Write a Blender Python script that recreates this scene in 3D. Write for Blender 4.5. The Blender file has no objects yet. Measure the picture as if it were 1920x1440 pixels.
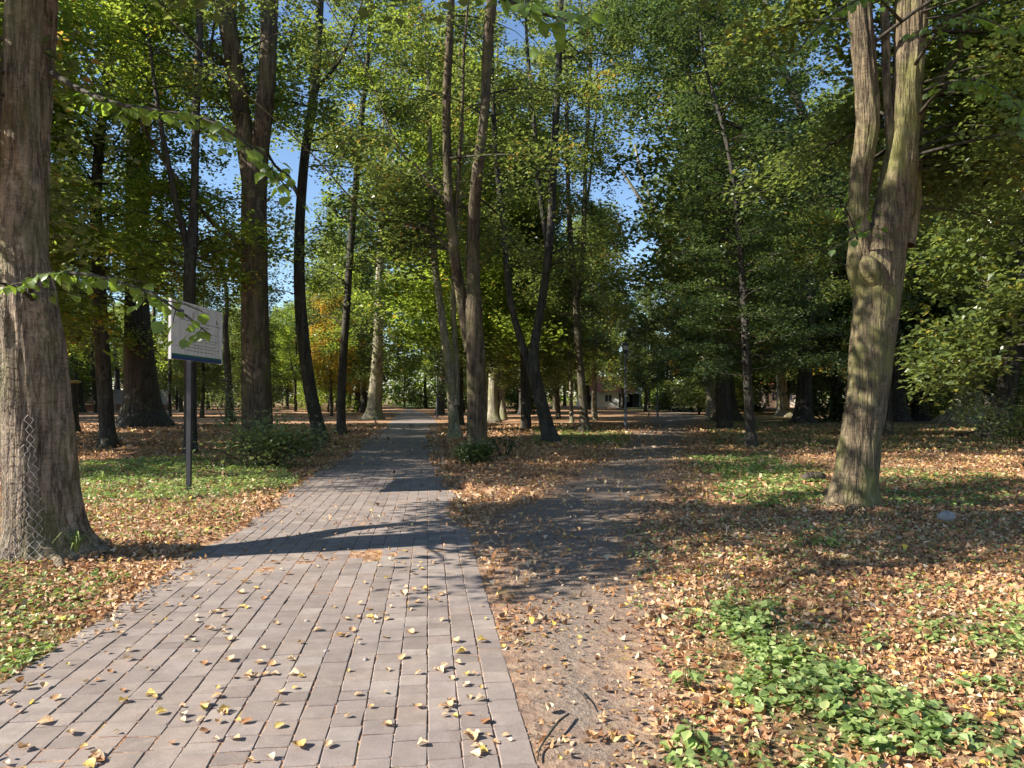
import bpy, math, random
import numpy as np
from mathutils import Vector, Matrix

# ------------------------------------------------------------------ camera, sky, sun, exposure
SC = bpy.context.scene
PITCH = math.atan(23 / 1400.0)
EYE = 1.6
SUN_EL = math.radians(34.0)
SUN_XY = np.array([-0.9715, -0.237])
SUN = np.array([SUN_XY[0] * math.cos(SUN_EL), SUN_XY[1] * math.cos(SUN_EL), math.sin(SUN_EL)])
cam = bpy.data.objects.new('camera', bpy.data.cameras.new('camera'))
SC.collection.objects.link(cam)
cam.location = (0, 0, EYE)
cam.rotation_euler = (math.pi / 2 + PITCH, 0, 0)
cam.data.sensor_width = 36.0
cam.data.lens = 36.0 * 1400 / 1920
cam.data.clip_start = 0.05
cam.data.clip_end = 4000
SC.camera = cam
w = bpy.data.worlds.new('World'); SC.world = w; w.use_nodes = True
nt = w.node_tree; nt.nodes.clear()
sky = nt.nodes.new('ShaderNodeTexSky'); sky.sky_type = 'NISHITA'; sky.sun_disc = False
sky.sun_elevation = SUN_EL; sky.sun_rotation = math.radians(256.3)
sky.air_density = 1.0; sky.dust_density = 0.2; sky.ozone_density = 3.5
bg = nt.nodes.new('ShaderNodeBackground'); bg.inputs['Strength'].default_value = 0.080
wo = nt.nodes.new('ShaderNodeOutputWorld')
nt.links.new(sky.outputs[0], bg.inputs[0]); nt.links.new(bg.outputs[0], wo.inputs[0])
sl = bpy.data.lights.new('sun', 'SUN'); sl.energy = 5.0; sl.angle = math.radians(0.5); sl.color = (1.0, 0.93, 0.82)
so = bpy.data.objects.new('sun', sl); SC.collection.objects.link(so)
so.rotation_euler = Vector(SUN).to_track_quat('Z', 'Y').to_euler()
SC.view_settings.view_transform = 'Standard'; SC.view_settings.look = 'None'
SC.view_settings.exposure = 1.42; SC.view_settings.gamma = 1.0; SC.view_settings.use_curve_mapping = False
cy = SC.cycles
cy.use_denoising = True
try: cy.denoiser = 'OPENIMAGEDENOISE'
except Exception: pass
cy.use_adaptive_sampling = True; cy.adaptive_threshold = 0.02
cy.max_bounces = 7; cy.diffuse_bounces = 4; cy.glossy_bounces = 2; cy.transmission_bounces = 4
cy.sample_clamp_indirect = 6.0
cy.caustics_reflective = False; cy.caustics_refractive = False

COL = SC.collection
rng = np.random.default_rng(7)
random.seed(7)

# ------------------------------------------------------------------ picture <-> place
CP, SP = math.cos(PITCH), math.sin(PITCH)
def P(px, py, d):
    dx = (px - 960) / 1400.0; dz = (720 - py) / 1400.0
    yy = CP - dz * SP; zz = SP + dz * CP
    s = d / yy
    return (dx * s, d, EYE + zz * s)
def PT(px, py):
    dz = (720 - py) / 1400.0
    yy = CP - dz * SP; zz = SP + dz * CP
    s = -EYE / zz
    return ((px - 960) / 1400.0 * s, yy * s)
def to_px(X, Y, Z):
    X = np.asarray(X, float); Y = np.asarray(Y, float); Z = np.asarray(Z, float) - EYE
    f = Y * CP + Z * SP; u = -Y * SP + Z * CP
    f = np.where(f < 0.05, 0.05, f)
    return 960 + 1400 * X / f, 720 - 1400 * u / f
def in_poly(x, y, poly):
    x = np.asarray(x, float); y = np.asarray(y, float)
    c = np.zeros(x.shape, bool); n = len(poly)
    for i in range(n):
        x0, y0 = poly[i]; x1, y1 = poly[(i + 1) % n]
        if y0 == y1: continue
        k = ((y0 > y) != (y1 > y)) & (x < (x1 - x0) * (y - y0) / (y1 - y0) + x0)
        c ^= k
    return c
# parts of the ground that lie in full sun: the crowns leave gaps towards the sun there
SUNNY = [[(-600, 1500), (-600, 1072), (250, 1066), (600, 1058), (790, 1062), (870, 1095), (1030, 1130), (1150, 1078), (1200, 1085),
          (1300, 1145), (1480, 1160), (1560, 1240), (1680, 1228), (1760, 1170), (2600, 1185), (2600, 1500)],
         [(-200, 1035), (-200, 915), (150, 905), (500, 900), (560, 925), (790, 920), (850, 955), (780, 995), (600, 1022), (300, 1040)],
         [(830, 905), (1000, 912), (1010, 940), (880, 958), (810, 930)],
         [(1040, 950), (1180, 955), (1180, 985), (1060, 985)],
         [(1330, 905), (1540, 885), (1540, 925), (1380, 950)],
         [(650, 852), (790, 850), (800, 862), (640, 866)],
         [(385, 800), (450, 795), (540, 830), (530, 890), (385, 890)],
         [(560, 783), (790, 783), (800, 800), (600, 806)],
         [(940, 790), (1180, 790), (1300, 800), (1180, 812), (960, 806)]]
def sunny(X, Y, Z):
    X = np.asarray(X, float); Y = np.asarray(Y, float); Z = np.asarray(Z, float)
    gx = X - SUN[0] * Z / SUN[2]; gy = Y - SUN[1] * Z / SUN[2]
    px, py = to_px(gx, gy, np.zeros_like(gx))
    r = gy < 3.3
    for p in SUNNY: r |= in_poly(px, py, p) & (gy > 0.5)
    return r

def lights_trunk(X, Y, Z, x0, y0, ztop, wid):
    rx, ry = X - x0, Y - y0
    a = rx * SUN_XY[0] + ry * SUN_XY[1]; b = np.abs(rx * SUN_XY[1] - ry * SUN_XY[0])
    zt = Z - a * SUN[2] / math.hypot(SUN[0], SUN[1])
    return (a > .3) & (b < wid) & (zt < ztop) & (zt > -.5)
# ------------------------------------------------------------------ numpy noise for shapes and masks
def _h(ix, iy, s):
    n = (ix * 374761393 + iy * 668265263 + s * 974711) & 0x7fffffff
    n = ((n ^ (n >> 13)) * 1274126177) & 0x7fffffff
    return ((n ^ (n >> 16)) & 0xffff) / 65535.0
def vnoise(x, y, s=0):
    x = np.asarray(x, float); y = np.asarray(y, float)
    ix = np.floor(x).astype(np.int64); iy = np.floor(y).astype(np.int64)
    fx = x - ix; fy = y - iy; fx = fx * fx * (3 - 2 * fx); fy = fy * fy * (3 - 2 * fy)
    return (_h(ix, iy, s) * (1 - fx) + _h(ix + 1, iy, s) * fx) * (1 - fy) + (_h(ix, iy + 1, s) * (1 - fx) + _h(ix + 1, iy + 1, s) * fx) * fy
def fbm(x, y, s=0, o=4):
    a = 0; m = 1; t = 0
    for i in range(o):
        a = a + m * vnoise(x * 2 ** i, y * 2 ** i, s + i * 7); t += m; m *= .5
    return a / t

# ------------------------------------------------------------------ mesh helpers
class Geo:
    def __init__(s): s.V = []; s.L = []; s.T = []; s.A = []; s.n = 0
    def add(s, V, F, a=0.5):
        V = np.asarray(V, float).reshape(-1, 3); F = np.asarray(F, np.int64)
        a = np.asarray(a, float)
        if F.shape[1] == 4:
            deg = F[:, 2] == F[:, 3]; deg2 = F[:, 2] == F[:, 3]
            if deg.any():
                av = np.full(len(F), float(a)) if a.ndim == 0 else a
                s.L.append((F[deg][:, :3] + s.n).ravel()); s.T.append(np.full(int(deg.sum()), 3, np.int64)); s.A.append(av[deg]); F = F[~deg]; a = av[~deg]
        s.V.append(V); s.L.append((F + s.n).ravel()); s.T.append(np.full(len(F), F.shape[1], np.int64))
        s.A.append(np.full(len(F), float(a)) if a.ndim == 0 else a)
        s.n += len(V)
    def mesh(s, name, mats, smooth=True):
        me = bpy.data.meshes.new(name)
        V = np.concatenate(s.V); L = np.concatenate(s.L); T = np.concatenate(s.T); A = np.concatenate(s.A)
        me.vertices.add(len(V)); me.vertices.foreach_set('co', V.astype(np.float32).ravel())
        me.loops.add(len(L)); me.loops.foreach_set('vertex_index', L.astype(np.int32))
        me.polygons.add(len(T))
        st = np.concatenate([[0], np.cumsum(T)[:-1]])
        me.polygons.foreach_set('loop_start', st.astype(np.int32))
        try: me.polygons.foreach_set('loop_total', T.astype(np.int32))
        except Exception: pass
        me.polygons.foreach_set('use_smooth', np.full(len(T), bool(smooth)))
        me.update(calc_edges=True)
        at = me.attributes.new('tint', 'FLOAT', 'FACE'); at.data.foreach_set('value', A.astype(np.float32))
        for m in (mats if isinstance(mats, (list, tuple)) else [mats]): me.materials.append(m)
        return me
def link(name, me, parent=None, loc=None):
    o = bpy.data.objects.new(name, me); COL.objects.link(o)
    if loc is not None: o.location = loc
    if parent is not None: o.parent = parent
    return o
def tag(o, label=None, cat=None, group=None, kind=None):
    if label: o['label'] = label
    if cat: o['category'] = cat
    if group: o['group'] = group
    if kind: o['kind'] = kind
    return o
def thing(name, label, cat, loc=(0, 0, 0), rz=0, group=None):
    o = bpy.data.objects.new(name, None); o.empty_display_size = .2; COL.objects.link(o)
    o.location = loc; o.rotation_euler = (0, 0, rz)
    return tag(o, label, cat, group)

def tube(pts, rad, sides=8, relief=None, rough=None):
    """swept tube; relief(theta array, z/pos array) gives a factor on the radius"""
    pts = np.asarray(pts, float); rad = np.asarray(rad, float); n = len(pts)
    tan = np.gradient(pts, axis=0); tan /= np.linalg.norm(tan, axis=1)[:, None] + 1e-9
    if abs(tan[0, 2]) > .6: u = np.array([1., 0, 0])
    else: u = np.array([0, 0, 1.])
    th = np.linspace(0, 2 * np.pi, sides, endpoint=False)
    V = np.zeros((n, sides, 3))
    for i in range(n):
        u = u - tan[i] * (u @ tan[i]); u /= np.linalg.norm(u) + 1e-9
        v = np.cross(tan[i], u)
        r = rad[i] * (relief(th, pts[i, 2]) if relief is not None else np.ones(sides))
        if rough is not None:
            k = sides // 3; z_ = pts[i, 2]
            a_ = np.abs(vnoise(np.cos(th) * k * .33 + 40, np.sin(th) * k * .33 + 40 + z_ * 1.3, rough) - .5) * 2
            b_ = vnoise(np.cos(th) * 3 + z_ * 2.2, np.sin(th) * 3 - z_ * 2.6, rough + 3) - .5
            r = r + (a_ - .5) * .016 + b_ * .030
        V[i] = pts[i] + np.outer(np.cos(th) * r, u) + np.outer(np.sin(th) * r, v)
    i = np.arange(n - 1)[:, None]; j = np.arange(sides)[None, :]; j2 = (j + 1) % sides
    F = np.stack(np.broadcast_arrays(i * sides + j, i * sides + j2, (i + 1) * sides + j2, (i + 1) * sides + j), -1).reshape(-1, 4)
    return V.reshape(-1, 3), F
def smooth_path(pts, rad, step):
    """Catmull-Rom through the points, resampled about every step metres"""
    p = np.asarray(pts, float); r = np.asarray(rad, float)
    p = np.vstack([2 * p[0] - p[1], p, 2 * p[-1] - p[-2]]); r = np.concatenate([[r[0]], r, [r[-1]]])
    op, orr = [], []
    for i in range(1, len(p) - 2):
        m = max(1, int(np.ceil(np.linalg.norm(p[i + 1] - p[i]) / step)))
        for k in range(m):
            t = k / m; a, b, c, d = p[i - 1], p[i], p[i + 1], p[i + 2]
            op.append(.5 * (2 * b + (c - a) * t + (2 * a - 5 * b + 4 * c - d) * t * t + (3 * b - a - 3 * c + d) * t ** 3))
            orr.append(r[i] + (r[i + 1] - r[i]) * t)
    op.append(p[-2]); orr.append(r[-2])
    return np.array(op), np.array(orr)
def box(g, x0, x1, y0, y1, z0, z1, a=.5):
    V = [(x0, y0, z0), (x1, y0, z0), (x1, y1, z0), (x0, y1, z0), (x0, y0, z1), (x1, y0, z1), (x1, y1, z1), (x0, y1, z1)]
    F = [(0, 3, 2, 1), (4, 5, 6, 7), (0, 1, 5, 4), (1, 2, 6, 5), (2, 3, 7, 6), (3, 0, 4, 7)]
    g.add(V, F, a)

# leaf templates: base at the origin, tip at y = 1
LEAF2 = (np.array([(0, 0, 0), (-.36, .45, .08), (.36, .45, .08), (0, 1, -.12)]), [(0, 1, 3), (0, 3, 2)])
LEAF4 = (np.array([(0, 0, 0), (-.34, .22, .06), (-.40, .58, .09), (0, 1, -.14), (.40, .58, .09), (.34, .22, .06)]),
         [(0, 1, 2, 3), (0, 3, 4, 5)])
def leaf_cloud(g, C, N, size, tint, tpl=LEAF2, curl=0.0, width=1.0, tipdir=None):
    C = np.asarray(C, float); n = len(C)
    if n == 0: return
    N = N / (np.linalg.norm(N, axis=1)[:, None] + 1e-9)
    R = rng.normal(size=(n, 3)) if tipdir is None else tipdir
    T = R - N * (R * N).sum(1)[:, None]; T /= np.linalg.norm(T, axis=1)[:, None] + 1e-9
    B = np.cross(T, N)
    tv, tf = tpl
    size = np.broadcast_to(size, (n,)); width = np.broadcast_to(width, (n,))
    zz = np.broadcast_to(tv[None, :, 2], (n, len(tv))).copy()
    if np.any(np.asarray(curl) != 0):
        cu = np.broadcast_to(curl, (n,))
        zz = zz * (1 + 2 * rng.normal(size=(n, 1))) + cu[:, None] * ((tv[None, :, 1] - .5) ** 2) * 2.2 + np.abs(tv[None, :, 0]) * rng.normal(size=(n, 1)) * cu[:, None]
    V = C[:, None] + size[:, None, None] * (B[:, None] * (tv[None, :, 0] * width[:, None])[..., None] + T[:, None] * (tv[None, :, 1] - .3)[..., None] + N[:, None] * zz[..., None])
    F = np.array(tf)[None] + (np.arange(n) * len(tv))[:, None, None]
    k = F.shape[1]
    g.add(V.reshape(-1, 3), F.reshape(-1, F.shape[2]), np.repeat(np.broadcast_to(tint, (n,)), k))
LEAF8 = (np.array([(0, 0, 0), (-.30, .3, .05), (0, .3, 0), (.30, .3, .05), (-.33, .65, .06), (0, .66, 0), (.33, .65, .06), (0, 1, 0)]),)

# ------------------------------------------------------------------ materials
def nodes(name):
    m = bpy.data.materials.new(name); m.use_nodes = True; t = m.node_tree; t.nodes.clear()
    out = t.nodes.new('ShaderNodeOutputMaterial'); return m, t, out
def N(t, typ, **kw):
    n = t.nodes.new(typ)
    for k, v in kw.items():
        if k in n.inputs: n.inputs[k].default_value = v
        else: setattr(n, k, v)
    return n
def ramp(t, fac, stops, interp='LINEAR'):
    r = t.nodes.new('ShaderNodeValToRGB'); r.color_ramp.interpolation = interp
    e = r.color_ramp.elements
    while len(e) < len(stops): e.new(0.5)
    for i, (p, c) in enumerate(stops): e[i].position = p; e[i].color = (*c, 1)
    t.links.new(fac, r.inputs[0]); return r.outputs[0]
def mix(t, fac, a, b, blend='MIX'):
    n = t.nodes.new('ShaderNodeMix'); n.data_type = 'RGBA'; n.blend_type = blend
    for s, v in ((n.inputs[0], fac), (n.inputs[6], a), (n.inputs[7], b)):
        if isinstance(v, (int, float)): s.default_value = v
        elif isinstance(v, tuple): s.default_value = (*v, 1)
        else: t.links.new(v, s)
    return n.outputs[2]
def math_(t, op, a, b=None, clamp=False):
    n = t.nodes.new('ShaderNodeMath'); n.operation = op; n.use_clamp = clamp
    for s, v in ((n.inputs[0], a), (n.inputs[1], b)):
        if v is None: continue
        if isinstance(v, (int, float)): s.default_value = v
        else: t.links.new(v, s)
    return n.outputs[0]
def noise(t, vec, scale, detail=4, rough=.55, sc=None):
    if sc is not None:
        mp = t.nodes.new('ShaderNodeMapping'); mp.inputs['Scale'].default_value = sc; t.links.new(vec, mp.inputs[0]); vec = mp.outputs[0]
    n = N(t, 'ShaderNodeTexNoise', Scale=scale, Detail=detail, Roughness=rough); t.links.new(vec, n.inputs['Vector']); return n.outputs[0]
def leaf_mat(name, stops, trans=(.25, .40, .04), tw=.4, rough=.42, hue=0.08, spec=.5):
    m, t, out = nodes(name)
    at = N(t, 'ShaderNodeAttribute', attribute_name='tint'); oi = N(t, 'ShaderNodeObjectInfo')
    f = math_(t, 'ADD', at.outputs['Fac'], math_(t, 'MULTIPLY', math_(t, 'SUBTRACT', oi.outputs['Random'], .5), hue))
    c = ramp(t, f, stops)
    geo = N(t, 'ShaderNodeTexCoord'); big = noise(t, geo.outputs['Object'], .45, 2)
    c = mix(t, 1.0, c, ramp(t, big, [(.3, (.72, .78, .8)), (.7, (1.2, 1.15, 1.0))]), 'MULTIPLY')
    b = N(t, 'ShaderNodeBsdfPrincipled', Roughness=rough); b.inputs['Specular IOR Level'].default_value = spec
    t.links.new(c, b.inputs['Base Color'])
    tr = N(t, 'ShaderNodeBsdfTranslucent')
    tc = mix(t, .55, mix(t, 1.0, c, (2.6, 2.6, 1.6), 'MULTIPLY'), trans)
    t.links.new(tc, tr.inputs[0])
    ms = N(t, 'ShaderNodeMixShader'); ms.inputs[0].default_value = tw
    t.links.new(b.outputs[0], ms.inputs[1]); t.links.new(tr.outputs[0], ms.inputs[2]); t.links.new(ms.outputs[0], out.inputs[0])
    return m
GREEN = [(0, (.036, .058, .024)), (.35, (.075, .110, .038)), (.7, (.135, .175, .060)), (.9, (.15, .19, .04)), (.97, (.30, .22, .05)), (1, (.33, .15, .05))]
YGREEN = [(0, (.05, .085, .015)), (.4, (.10, .16, .02)), (.75, (.17, .24, .03)), (.93, (.27, .30, .04)), (.98, (.42, .30, .05)), (1, (.40, .18, .05))]
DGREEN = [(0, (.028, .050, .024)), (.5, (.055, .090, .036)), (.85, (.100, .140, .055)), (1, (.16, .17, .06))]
AUTUMN = [(0, (.08, .12, .02)), (.35, (.18, .19, .03)), (.6, (.34, .25, .04)), (.85, (.46, .22, .04)), (1, (.36, .12, .04))]
M_GREEN = leaf_mat('leaf_green', GREEN, trans=(.38, .44, .09), tw=.40, rough=.33)
M_YGREEN = leaf_mat('leaf_yellow_green', YGREEN, trans=(.50, .58, .09), tw=.46)
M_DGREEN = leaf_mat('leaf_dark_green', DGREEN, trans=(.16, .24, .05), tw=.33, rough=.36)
M_AUTUMN = leaf_mat('leaf_autumn', AUTUMN, trans=(.62, .42, .06), tw=.45)
M_NEAR = leaf_mat('leaf_near_linden', [(0, (.055, .10, .02)), (.6, (.10, .17, .03)), (1, (.17, .25, .04))], trans=(.42, .60, .06), tw=.42, rough=.4)
M_SHRUB = leaf_mat('leaf_shrub', [(0, (.09, .12, .05)), (.6, (.18, .22, .09)), (1, (.33, .34, .16))], trans=(.35, .40, .10), tw=.3, rough=.33)
M_COVER = leaf_mat('leaf_ground_cover', [(0, (.10, .145, .045)), (.5, (.205, .28, .09)), (.85, (.34, .41, .16)), (1, (.36, .36, .16))], trans=(.30, .50, .08), tw=.3, rough=.45)

def bark_mat(name, dark, light, moss=(.12, .13, .03), moss_amt=.4, ridge=16, bump=.5, pale=None):
    m, t, out = nodes(name)
    tc = N(t, 'ShaderNodeTexCoord'); v = tc.outputs['Object']
    n1 = noise(t, v, ridge, 6, .62, (1, 1, .13)); n2 = noise(t, v, 2.2, 4, .6, (1, 1, .5)); n3 = noise(t, v, 55, 4, .7, (1, 1, .7))
    nw = noise(t, v, ridge * .8, 3, .6, (1, 1, .10))
    fis = math_(t, 'MULTIPLY', math_(t, 'ABSOLUTE', math_(t, 'SUBTRACT', nw, .5)), 9.0, True)          # 0 along the cracks
    ln = noise(t, v, 9, 3, .6, (.6, .6, 4.5))
    c = ramp(t, n1, [(.30, dark), (.50, tuple(a * .45 + b * .55 for a, b in zip(dark, light))), (.70, light)])
    c = mix(t, 1.0, c, ramp(t, fis, [(0, (.38, .36, .34)), (.5, (.95, .95, .95)), (1, (1.08, 1.06, 1.04))]), 'MULTIPLY')
    c = mix(t, 1.0, c, ramp(t, n3, [(.3, (.62, .62, .62)), (.7, (1.32, 1.30, 1.28))]), 'MULTIPLY')
    c = mix(t, 1.0, c, ramp(t, ln, [(.34, (.70, .68, .66)), (.5, (1, 1, 1))]), 'MULTIPLY')
    c = mix(t, math_(t, 'MULTIPLY', ramp(t, n2, [(.46, (0, 0, 0)), (.62, (1, 1, 1))]), moss_amt), c, moss)
    n4 = noise(t, v, 3.1, 5, .7, (1, 1, .7))
    c = mix(t, math_(t, 'MULTIPLY', ramp(t, n4, [(.56, (0, 0, 0)), (.64, (1, 1, 1))]), .4), c, pale or tuple(min(1, x * 1.7) for x in light))
    b = N(t, 'ShaderNodeBsdfPrincipled', Roughness=.85); b.inputs['Specular IOR Level'].default_value = .3
    t.links.new(c, b.inputs['Base Color'])
    bu = N(t, 'ShaderNodeBump', Strength=bump, Distance=.035)
    hh = math_(t, 'ADD', math_(t, 'ADD', n1, math_(t, 'MULTIPLY', fis, .5)), math_(t, 'ADD', math_(t, 'MULTIPLY', n3, .35), math_(t, 'MULTIPLY', ln, .4)))
    t.links.new(hh, bu.inputs['Height']); t.links.new(bu.outputs[0], b.inputs['Normal'])
    t.links.new(b.outputs[0], out.inputs[0]); return m
B_HERO = bark_mat('bark_linden', (.090, .064, .044), (.30, .24, .175), moss=(.11, .115, .035), moss_amt=.45, ridge=15, bump=.75)
B_HERO2 = bark_mat('bark_mossy', (.052, .037, .024), (.225, .18, .11), moss=(.17, .17, .05), moss_amt=.75, ridge=17, bump=.7)
B_MID = bark_mat('bark_grey_brown', (.04, .034, .027), (.125, .105, .08), moss_amt=.35, ridge=12)
B_BROWN = bark_mat('bark_brown', (.045, .033, .023), (.155, .12, .08), moss_amt=.35, ridge=9)
B_DARK = bark_mat('bark_dark', (.030, .027, .025), (.085, .075, .065), moss=(.05, .06, .025), moss_amt=.3, ridge=9)
B_PALE = bark_mat('bark_pale', (.13, .115, .08), (.36, .33, .25), moss=(.20, .20, .07), moss_amt=.6, ridge=7, bump=.35)
B_TWIG = bark_mat('bark_twig', (.030, .026, .021), (.07, .06, .045), moss_amt=.1, ridge=20, bump=.1)

def simple_mat(name, col, rough=.6, metal=0, var=.15, scale=8, bump=0):
    m, t, out = nodes(name); tc = N(t, 'ShaderNodeTexCoord')
    n = noise(t, tc.outputs['Object'], scale, 4)
    c = mix(t, 1.0, col, ramp(t, n, [(.3, (1 - var,) * 3), (.7, (1 + var,) * 3)]), 'MULTIPLY')
    b = N(t, 'ShaderNodeBsdfPrincipled', Roughness=rough, Metallic=metal); t.links.new(c, b.inputs['Base Color'])
    if bump:
        bu = N(t, 'ShaderNodeBump', Strength=bump, Distance=.01); t.links.new(n, bu.inputs['Height']); t.links.new(bu.outputs[0], b.inputs['Normal'])
    t.links.new(b.outputs[0], out.inputs[0]); return m

LITTER = [(0, (.12, .060, .034)), (.14, (.26, .12, .058)), (.30, (.43, .215, .10)), (.48, (.55, .31, .145)), (.66, (.61, .42, .235)), (.80, (.68, .55, .39)), (.86, (.50, .22, .08)), (.94, (.62, .46, .14)), (1, (.70, .52, .06))]
LEAFC = (np.array([(0, 0, 0), (-.24, .22, .05), (0, .22, 0), (.24, .22, .05), (-.38, .5, .08), (0, .5, 0), (.38, .5, .08), (-.26, .78, .06), (0, .78, 0), (.26, .78, .06), (0, 1, 0)]),
         [(0, 2, 1, 1), (0, 3, 2, 2), (1, 2, 5, 4), (2, 3, 6, 5), (4, 5, 8, 7), (5, 6, 9, 8), (7, 8, 10, 10), (8, 9, 10, 10)])
def litter_mat():
    m, t, out = nodes('fallen_leaf_litter')
    at = N(t, 'ShaderNodeAttribute', attribute_name='tint'); oi = N(t, 'ShaderNodeObjectInfo')
    c = ramp(t, at.outputs['Fac'], LITTER)
    tc = N(t, 'ShaderNodeTexCoord'); n = noise(t, tc.outputs['Object'], 45, 3)
    c = mix(t, 1.0, c, ramp(t, n, [(.3, (.7, .7, .7)), (.7, (1.15, 1.15, 1.15))]), 'MULTIPLY')
    b = N(t, 'ShaderNodeBsdfPrincipled', Roughness=.6); t.links.new(c, b.inputs['Base Color'])
    tr = N(t, 'ShaderNodeBsdfTranslucent'); t.links.new(mix(t, .5, c, (.6, .35, .12)), tr.inputs[0])
    ms = N(t, 'ShaderNodeMixShader'); ms.inputs[0].default_value = .18
    t.links.new(b.outputs[0], ms.inputs[1]); t.links.new(tr.outputs[0], ms.inputs[2]); t.links.new(ms.outputs[0], out.inputs[0]); return m
M_LITTER = litter_mat()

def ground_mat():
    m, t, out = nodes('woodland_ground'); tc = N(t, 'ShaderNodeTexCoord'); v = tc.outputs['Object']
    vo = N(t, 'ShaderNodeTexVoronoi', Scale=16); vo.inputs['Randomness'].default_value = 1
    dn = N(t, 'ShaderNodeTexNoise', Scale=9, Detail=3); t.links.new(v, dn.inputs['Vector'])
    vv = N(t, 'ShaderNodeVectorMath', operation='MULTIPLY_ADD'); t.links.new(dn.outputs['Color'], vv.inputs[0]); vv.inputs[1].default_value = (.12, .12, .12); t.links.new(v, vv.inputs[2])
    t.links.new(vv.outputs[0], vo.inputs['Vector'])
    sep = N(t, 'ShaderNodeSeparateColor'); t.links.new(vo.outputs['Color'], sep.inputs[0])
    lit = ramp(t, sep.outputs[0], [(0, (.11, .060, .040)), (.25, (.23, .12, .07)), (.5, (.38, .22, .13)), (.8, (.52, .36, .23)), (.93, (.40, .17, .06)), (1, (.48, .36, .12))])
    big = noise(t, v, .35, 4); lit = mix(t, 1.0, lit, ramp(t, big, [(.3, (.75, .72, .7)), (.7, (1.1, 1.1, 1.1))]), 'MULTIPLY')
    n2 = noise(t, v, 30, 5, .7); n5 = noise(t, v, 140, 3, .7)
    dirt = ramp(t, n2, [(.3, (.150, .115, .090)), (.55, (.235, .186, .150)), (.75, (.32, .262, .215))])
    dirt = mix(t, ramp(t, n5, [(.58, (0, 0, 0)), (.7, (1, 1, 1))]), dirt, (.34, .28, .23))
    gr = ramp(t, n2, [(.3, (.035, .055, .018)), (.7, (.10, .15, .04))])
    a1 = N(t, 'ShaderNodeAttribute', attribute_name='dirt'); a2 = N(t, 'ShaderNodeAttribute', attribute_name='green')
    e = math_(t, 'MULTIPLY', math_(t, 'SUBTRACT', n2, .5), .9)
    c = mix(t, math_(t, 'ADD', a2.outputs['Fac'], math_(t, 'MULTIPLY', e, a2.outputs['Fac']), True), lit, gr)
    c = mix(t, math_(t, 'ADD', a1.outputs['Fac'], math_(t, 'MULTIPLY', e, a1.outputs['Fac']), True), c, dirt)
    b = N(t, 'ShaderNodeBsdfPrincipled', Roughness=.95); b.inputs['Specular IOR Level'].default_value = .2
    t.links.new(c, b.inputs['Base Color'])
    hsum = math_(t, 'ADD', math_(t, 'MULTIPLY', vo.outputs['Distance'], .5), math_(t, 'ADD', n2, math_(t, 'MULTIPLY', n5, .3)))
    bu = N(t, 'ShaderNodeBump', Strength=.9, Distance=.025); t.links.new(hsum, bu.inputs['Height']); t.links.new(bu.outputs[0], b.inputs['Normal'])
    t.links.new(b.outputs[0], out.inputs[0]); return m
def paver_mat():
    m, t, out = nodes('concrete_paver'); tc = N(t, 'ShaderNodeTexCoord'); oi = N(t, 'ShaderNodeObjectInfo')
    geo = N(t, 'ShaderNodeNewGeometry'); v = geo.outputs['Position']
    at = N(t, 'ShaderNodeAttribute', attribute_name='tint')
    r = math_(t, 'FRACT', math_(t, 'ADD', math_(t, 'MULTIPLY', oi.outputs['Random'], 1.0), math_(t, 'MULTIPLY', at.outputs['Fac'], 3.7)))
    c = ramp(t, r, [(0, (.175, .140, .122)), (.35, (.215, .176, .156)), (.6, (.232, .190, .172)), (.8, (.225, .178, .150)), (1, (.265, .225, .200))])
    big = noise(t, v, .9, 4, .6); fine = noise(t, v, 160, 3, .7); mid = noise(t, v, 9, 5, .65)
    c = mix(t, 1.0, c, ramp(t, big, [(.3, (.82, .82, .84)), (.7, (1.14, 1.12, 1.08))]), 'MULTIPLY')
    c = mix(t, 1.0, c, ramp(t, mid, [(.3, (.84, .83, .82)), (.7, (1.12, 1.13, 1.14))]), 'MULTIPLY')
    c = mix(t, 1.0, c, ramp(t, fine, [(.35, (.78, .78, .78)), (.65, (1.2, 1.2, 1.2))]), 'MULTIPLY')
    st = noise(t, v, 2.6, 6, .7); c = mix(t, math_(t, 'MULTIPLY', ramp(t, st, [(.55, (0, 0, 0)), (.68, (1, 1, 1))]), .45), c, (.12, .098, .082))
    du = noise(t, v, 4.2, 6, .75); c = mix(t, math_(t, 'MULTIPLY', ramp(t, du, [(.56, (0, 0, 0)), (.70, (1, 1, 1))]), .45), c, (.34, .28, .23))
    sp = noise(t, v, 420, 2, .5); c = mix(t, math_(t, 'MULTIPLY', ramp(t, sp, [(.62, (0, 0, 0)), (.70, (1, 1, 1))]), .5), c, (.42, .38, .34))
    b = N(t, 'ShaderNodeBsdfPrincipled', Roughness=.82); t.links.new(c, b.inputs['Base Color'])
    bu = N(t, 'ShaderNodeBump', Strength=.35, Distance=.004); t.links.new(math_(t, 'ADD', fine, mid), bu.inputs['Height']); t.links.new(bu.outputs[0], b.inputs['Normal'])
    t.links.new(b.outputs[0], out.inputs[0]); return m
M_GROUND = ground_mat(); M_PAVER = paver_mat()

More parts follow.
